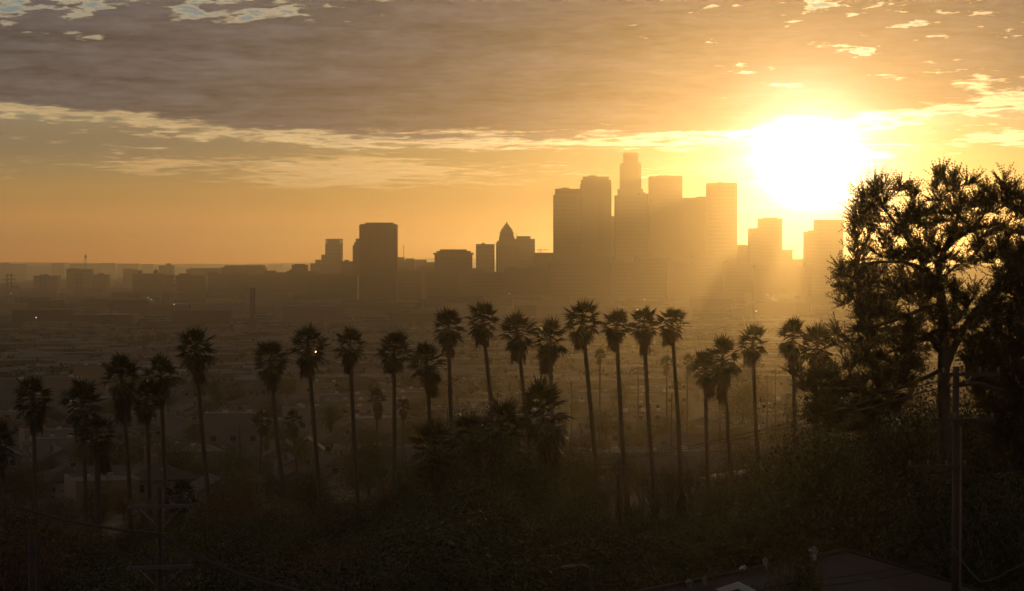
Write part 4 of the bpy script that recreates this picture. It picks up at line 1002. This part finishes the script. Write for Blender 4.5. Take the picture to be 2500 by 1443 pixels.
def wire(label, pts, r=.012, sag=.4, cat='power line', group=None, m='cable'):
    P_ = []
    for a, b in zip(pts, pts[1:]):
        for k in range(14):
            q = k / 14; v = a.lerp(b, q); v.z -= sag * 4 * q * (1 - q); P_.append(v)
    P_.append(pts[-1]); O = pts[0].copy()
    o = MB().tube([p - O for p in P_], r, 5).build('overhead_wire', m); o.location = O
    return tag(o, label, cat, group)
PL1 = upole(390, 1186, 88, [(1236, 0), (1384, 0)], 'wooden utility pole with two pale crossarms at the lower left', rpx=8, rz=R(14), braces=True)
PR1 = upole(2334, 895, 88, [(914, .55), (1025, .3), (1140, -.75)], 'wooden utility pole with stubby crossarms in front of the pine trunk', rpx=9.5, rz=R(-4), tank=False, armm='wood', arm_len=2.2)
MB().tube([(.13, -.22, -.2), (.15, -.22, 6), (.16, -.22, at(2345, 1040, 88).z - PR1.location.z)], .035, 6).build('conduit', 'armwood', PR1)
_p = PR1.location
MB().tube([(.1, 0, at(0, 940, 88).z - _p.z), (.7, -.05, at(0, 934, 88).z - _p.z), (1.7, -.05, at(0, 952, 88).z - _p.z)], [.09, .08, .05], 6).build('bracket_arm', 'wood', PR1)
MB().tube([(.35, -.2, at(0, 936, 88).z - _p.z), (.52, -.2, at(0, 918, 88).z - _p.z)], .03, 5).build('brace', 'steel', PR1)
KP = upole(1512, 1122, 205, [(1146, 0), (1158, 0)], 'dark utility pole with tilted crossarms among the leafless shrubs', rpx=7, rz=R(22), arm_len=2.0, armm='wood')
midp = [(1558, 893, 640, [(898, 0), (912, 0), (929, 0)]), (1322, 906, 640, [(911, 0), (925, 0)]), (1873, 922, 600, [(928, 0), (938, 0)]), (1893, 908, 640, [(914, 0), (924, 0)]), (1922, 960, 520, [(965, 0), (975, 0)]), (1640, 960, 520, [(966, 0)]), (1512, 968, 520, [(973, 0)]), (1215, 960, 560, [(966, 0)]),
        (585, 1035, 430, [(1041, 0), (1050, 0)]), (1092, 965, 560, [(972, 0)]), (1758, 950, 580, [(957, 0)]), (270, 760, 1700, [(764, 0)]), (355, 770, 1600, [(774, 0)]), (362, 768, 1650, [(772, 0)]), (52, 690, 3200, [(694, 0)]), (1395, 930, 640, [(936, 0)])]
mlab = ['hazy utility pole with three crossarms in the middle of the group of four palms', 'hazy utility pole above the bushy low palm', 'left one of two hazy utility poles left of the pine', 'right one of two hazy utility poles left of the pine', 'thin utility pole close to the palm beside the pine', 'thin utility pole between the third and fourth palm of the group of four',
        'thin utility pole beside the second palm of the group of four', 'thin utility pole left of the thick-skirted low palm', 'utility pole in front of the long grey two-storey building', 'thin utility pole behind the low palm clump', 'thin hazy utility pole between the two short palms', 'thin utility pole on the left plain above the left palms', 'left one of two thin poles close together on the left plain', 'right one of two thin poles close together on the left plain', 'thin pole between the leftmost pylons', 'thin utility pole left of the tall leaning palm']
for (a_, b_, c_, d_), lb in zip(midp, mlab): upole(a_, b_, c_, d_, lb, 'utility poles in the valley', rpx=.17 / pxm(c_), arm_len=2.6)
# wires
fp = upole(1300, 1096, 400, [(1101, 0)], 'utility pole hidden among the low palm clump', 'utility poles in the valley', rpx=.17 / pxm(400))
def armpt(P_, dx_, y, D): v = P_.location.copy(); v.x += dx_; v.y -= .25; v.z = at(0, y, D).z; return v
for k, (dx_, lb) in enumerate(((.2, 'upper thin wire crossing behind the group of four palms to the right-hand pole'), (1.3, 'lower thin wire crossing behind the group of four palms to the right-hand pole'))):
    wire(lb, [armpt(PR1, dx_, 911, 88), armpt(fp, -.6 + .9 * k, 1099, 400)], .022, 2.2)
wire('thick sagging cable bundle crossing the lower left corner', [at(-160, 1150, 118), armpt(PL1, 0, 1302, 88), at(960, 1472, 66)], .065, .55, 'cable')
for k, (y0, y1, lb) in enumerate(((1392, 1434, 'upper of two thin wires over the dark roof at lower right'), (1412, 1450, 'lower of two thin wires over the dark roof at lower right'))):
    wire(lb, [armpt(PR1, .2, y0 - 40, 88), at(1940, y1 - 12, 72), at(1500, y1 + 60, 64)], .014, .1)
wire('pale drooping guy cable beside the right-hand pole near the bottom', [armpt(PR1, -.1, 1335, 88), at(2392, 1419, 86), at(2462, 1394, 85), at(2560, 1330, 84)], .016, .10, 'cable', m='armwood')

# ------------------------------------------------------------------ house below the camera at the lower right
def near_house():
    A, B = at(1600, 1440.5, 79.2), at(2065, 1345, 90.0); z = A.z * .5 + B.z * .5; A.z = B.z = z
    u = (B - A); L = u.length; u.normalize(); v = Vector((u.y, -u.x, 0)); g = gz(A.x, A.y)
    t = thing('house', (A.x, A.y, g), 'low brown-roofed house with turbine vents at the lower right', 'house')
    O = t.location
    def p(a, b, h): q = A + u * a + v * b; return (q.x - O.x, q.y - O.y, h - O.z)
    hw, drop = 4.8, 1.75
    rf = MB(); e0, e1 = -4.0, L
    rf.slab([p(e0, 0, z), p(e1, 0, z), p(e1 + 3.4, hw, z - drop), p(e0, hw, z - drop)][::-1], .14)
    rf.build('roof', 'shingle_b', t)
    r2 = MB(); r2.slab([p(e0, 0, z), p(e1, 0, z), p(e1 + 3.4, -hw, z - drop), p(e0, -hw, z - drop)], .14); r2.build('roof', 'shingle_b', t)
    r3 = MB(); r3.slab([p(e1, 0, z), p(e1 + 3.4, hw, z - drop), p(e1 + 3.4, -hw, z - drop)], .14); r3.build('roof_hip', 'shingle_b', t)
    MB().tube([p(e0, 0, z + .03), p(e1, 0, z + .03)], .09, 6).build('ridge_cap', 'shingle_b', t)
    MB().tube([p(e1, 0, z + .03), p(e1 + 3.4, hw, z - drop + .03)], .07, 6).build('ridge_cap', 'shingle_b', t)
    wl = MB(); q = [p(e0 + .6, hw - .5, z - drop - .12), p(e1 + 2.8, hw - .5, z - drop - .12), p(e1 + 2.8, -hw + .5, z - drop - .12), p(e0 + .6, -hw + .5, z - drop - .12)]
    wl.slab(q[::-1], 4.6); wl.build('wall', 'plaster_b', t)
    # gabled wing facing the camera, with pale barge boards
    G0 = at(1803, 1418, 80.6); b0 = (G0 - A).dot(v); a0 = (G0 - A).dot(u); zg = min(G0.z, z + .12)
    wv_ = 2.6; dg = .95
    w1 = MB(); w1.slab([p(a0, b0, zg), p(a0 + 7, b0, zg), p(a0 + 7, b0 + wv_, zg - dg), p(a0, b0 + wv_, zg - dg)][::-1], .12); w1.slab([p(a0, b0, zg), p(a0 + 7, b0, zg), p(a0 + 7, b0 - wv_, zg - dg), p(a0, b0 - wv_, zg - dg)], .12)
    w1.build('wing_roof', 'shingle', t)
    for s_ in (-1, 1):
        MB().slab([p(a0 - .06, b0, zg - .02), p(a0 - .01, b0, zg - .02), p(a0 - .01, b0 + s_ * wv_, zg - dg - .02), p(a0 - .06, b0 + s_ * wv_, zg - dg - .02)][::s_], .24).build('barge_board', 'trim', t)
    wg = MB(); wg.poly([p(a0 + .3, b0, zg - .25), p(a0 + .3, b0 + wv_ - .3, zg - dg - .15), p(a0 + .3, b0 + wv_ - .3, zg - 4.6), p(a0 + .3, b0 - wv_ + .3, zg - 4.6), p(a0 + .3, b0 - wv_ + .3, zg - dg - .15)]); wg.build('gable_wall', 'plaster_b', t)
    blk('window', 'glass', t, p(a0 + .28, b0, zg - 2.6), (1.2, .12, 1.1), math.atan2(v.y, v.x))
    return t, A, u, v, z
NH, A_, u_, v_, zr_ = near_house()
def turbine(px, ytop, D, wpx, label):
    p = at(px, ytop, D); k = wpx * pxm(D) / 2
    t = thing('turbine_vent', (p.x, D, p.z - k * 2.6), label, 'roof vent')
    MB().lathe([(k * .62, -.25), (k * .62, k * 1.0)], 12).build('neck', 'metal', t, True)
    MB().lathe([(k * .25, k * 2.5), (k * .12, k * 2.62)], 10).build('cap', 'metal', t)
    for i in range(16):
        a = 2 * math.pi * i / 16; mb = MB(); L0, L1 = [], []
        for j in range(6):
            q = j / 5; ph = math.pi * (.12 + .76 * q); rr = k * (.35 + .68 * math.sin(ph)); zz = k * (.95 + 1.55 * q)
            L0.append((rr * math.cos(a + q * .5), rr * math.sin(a + q * .5), zz)); L1.append((rr * .86 * math.cos(a + q * .5 + .30), rr * .86 * math.sin(a + q * .5 + .30), zz))
        for j in range(5): mb.poly([L0[j], L1[j], L1[j + 1], L0[j + 1]])
        mb.build('vane', 'metal', t)
turbine(1817, 1380, 84.0, 25, 'ribbed turbine roof vent on the ridge left of the lit shrub')
turbine(1986, 1335, 87.6, 23, 'ribbed turbine roof vent right of the lit shrub')
for px_, yt, D_, r_, lb in ((1682, 1419, 80.5, .09, 'dark vent pipe with flared base at the left of the brown roof'), (1720, 1413, 81.2, .055, 'thin vent pipe between the flared pipe and the turbine vent'), (1868, 1366, 85.0, .07, 'small capped pipe just left of the lit shrub')):
    p = at(px_, yt, D_); t = thing('vent_pipe', (p.x, D_, p.z - .75), lb, 'pipe')
    MB().lathe([(r_, -.3), (r_, .75)], 10).build('pipe', 'steel', t, True); MB().lathe([(r_ * 2.2, -.3), (r_ * 1.2, .25)], 10).build('flashing', 'steel', t); MB().lathe([(r_ * 1.5, .68), (r_ * 1.5, .74), (r_ * .4, .82)], 10).build('cowl', 'steel', t)
# street lamp
p = at(1442, 1392, 100); g = gz(p.x, 100)
t = thing('street_lamp', (p.x, 100, g), 'curved-arm street lamp glinting at the bottom centre', 'street lamp'); h = p.z - g
MB().tube([(0, 0, -.3), (0, 0, h * .7), (0, 0, h)], [.10, .075, .06], 8).build('pole', 'wood', t, True)
MB().tube([(0, 0, h - .05), (-.12, 0, h + .16), (-.35, 0, h + .24), (-.62, 0, h + .20)], [.035, .032, .03, .03], 7).build('arm', 'steel', t, True)
MB().lathe([(.04, -.36), (.10, -.28), (.12, 0), (.10, .2), (.04, .26)], 10).build('lamp_head', 'steel', t, True).matrix_local = Matrix.Translation((-.88, 0, h + .15)) @ Matrix.Rotation(R(86), 4, 'Y') @ Matrix.Diagonal((.6, 1, 1, 1))

# ------------------------------------------------------------------ birds and a steam plume
def bird(px, py, D, label, span, rz):
    p = at(px, py, D); t = thing('bird', p, label, 'bird', None, rz); k = span / 2
    MB().lathe([(.001, -k * .42), (k * .07, -k * .25), (k * .10, 0), (k * .06, k * .22), (k * .05, k * .30), (.001, k * .40)], 8).build('body', 'feather', t, True).rotation_euler = (math.pi / 2, 0, 0)
    for s_ in (-1, 1):
        mb = MB(); mb.slab([(s_ * k * .05, k * .16, 0), (s_ * k * .5, k * .2, k * .20), (s_ * k, -k * .02, k * .42), (s_ * k * .55, -k * .12, k * .2), (s_ * k * .05, -k * .14, 0)][::s_], k * .03); mb.build('wing', 'feather', t)
    MB().slab([(-k * .08, -k * .35, 0), (k * .08, -k * .35, 0), (k * .14, -k * .55, 0), (-k * .14, -k * .55, 0)], k * .02).build('tail', 'feather', t)
bird(1912, 708, 330, 'dark bird gliding with raised wings in the haze left of the pine', .62, R(10))
bird(2, 326, 300, 'tiny dark bird at the left edge of the sky', .5, R(40))
def steam():
    r = random.Random(9); D = 2600; bm = bmesh.new()
    for px_, py_, s_ in ((1872, 719, 3), (1875, 722, 5), (1880, 726, 7), (1885, 729, 7), (1890, 731, 6), (1868, 715, 2), (1895, 733, 4), (1877, 724, 4), (1887, 726, 4)):
        q = at(px_, py_, D) ; 
        for k in range(3):
            bmesh.ops.create_icosphere(bm, subdivisions=2, radius=s_ * pxm(D) * r.uniform(.5, .95), matrix=Matrix.Translation(q + Vector((r.gauss(0, 1), r.gauss(0, 1), r.gauss(0, .7))) - at(1880, 726, D)))
    me = bpy.data.meshes.new('steam_plume'); bm.to_mesh(me); bm.free()
    m = bpy.data.materials.new('steam'); m.use_nodes = True; nt = m.node_tree; nt.nodes.remove(nt.nodes['Principled BSDF'])
    v = nt.nodes.new('ShaderNodeVolumePrincipled'); v.inputs['Density'].default_value = .06; v.inputs['Anisotropy'].default_value = .6; v.inputs['Color'].default_value = (.97, .97, .97, 1)
    nt.links.new(v.outputs[0], nt.nodes['Material Output'].inputs['Volume']); me.materials.append(m)
    o = link('steam_plume', me); o.location = at(1880, 726, D); tag(o, 'small bright puff of steam drifting in the haze', 'steam', kind='stuff')
steam()

# ------------------------------------------------------------------ haze
hz = MB().box(0, 11900, -1.5 - 1.0, 22000, 24700, 316 + 2.5).build('haze', 'glass')
m = bpy.data.materials.new('haze'); m.use_nodes = True; nt = m.node_tree; nt.nodes.remove(nt.nodes['Principled BSDF'])
v = nt.nodes.new('ShaderNodeVolumePrincipled'); v.inputs['Density'].default_value = HAZE; v.inputs['Anisotropy'].default_value = HAZE_G; v.inputs['Color'].default_value = (0.98, 0.91, 0.75, 1)
nt.links.new(v.outputs[0], nt.nodes['Material Output'].inputs['Volume'])
hz.data.materials.clear(); hz.data.materials.append(m); tag(hz, 'warm evening haze over the whole city', 'haze', kind='stuff')

# ------------------------------------------------------------------ labels of look-alikes: say where each one stands
ORD = 'first second third fourth fifth sixth seventh eighth ninth tenth eleventh twelfth thirteenth fourteenth fifteenth sixteenth seventeenth eighteenth nineteenth twentieth'.split()
ORD += ['twenty-' + o for o in ORD[:9]] + ['thirtieth']
def opx(o): return o.location.x / max(1.0, o.location.y) * F + 1250
groups = {}
for o in COL.objects:
    if o.parent is None and 'group' in o: groups.setdefault(o['group'], []).append(o)
for gname, what in (('low hazy city blocks at the foot of downtown', 'low hazy city block from the left along the foot of downtown'), ('faint blocks along the far horizon', 'faint pale block from the left on the far horizon'),
                    ('leafless shrubs before the palms', 'leafless twiggy shrub from the left before the group of four palms'), ('hazy fan palms down in the valley', 'small hazy fan palm from the left in the valley beyond the row')):
    for k, o in enumerate(sorted(groups[gname], key=opx)): o['label'] = ORD[k] + ' ' + what
palm_px = sorted(p[0] for p in prow)
depth_words = {'valley': [(420, 'just beyond'), (560, 'a little beyond'), (720, 'well beyond'), (900, 'far beyond'), (9999, 'very far beyond')],
               'thicket': [(118, 'nearest, below'), (142, 'close by, below'), (170, 'halfway downslope below'), (198, 'farther downslope below'), (228, 'just before'), (9999, 'at the foot of')]}
for gname, objs in groups.items():
    kind = gname.rsplit(' of the ', 1)
    if len(kind) != 2 or kind[1] not in depth_words: continue
    one = objs[0]['label'].split(' in the ')[0].split(' among ')[0]
    for o in objs:
        x = opx(o); k = min(range(len(palm_px)), key=lambda i: abs(palm_px[i] - x))
        dw = next(w_ for lim, w_ in depth_words[kind[1]] if o.location.y < lim)
        side = ', slightly left' if x < palm_px[k] - 12 else ', slightly right' if x > palm_px[k] + 12 else ''
        if x > palm_px[-1] + 60: ref = 'the pine' if x < 2420 else 'the right edge trees'; side = ''
        else: ref = 'the ' + ORD[k] + ' palm from the left'
        lab = one + ' ' + dw + ' ' + ref + side
        o['label'] = lab if len(lab.replace('-', ' ').split()) <= 16 else lab.replace(', slightly', ',').replace('very far', 'far') if len(lab.replace('-', ' ').split()) <= 17 else one + ' ' + dw.replace('very far', 'far') + ' ' + ref
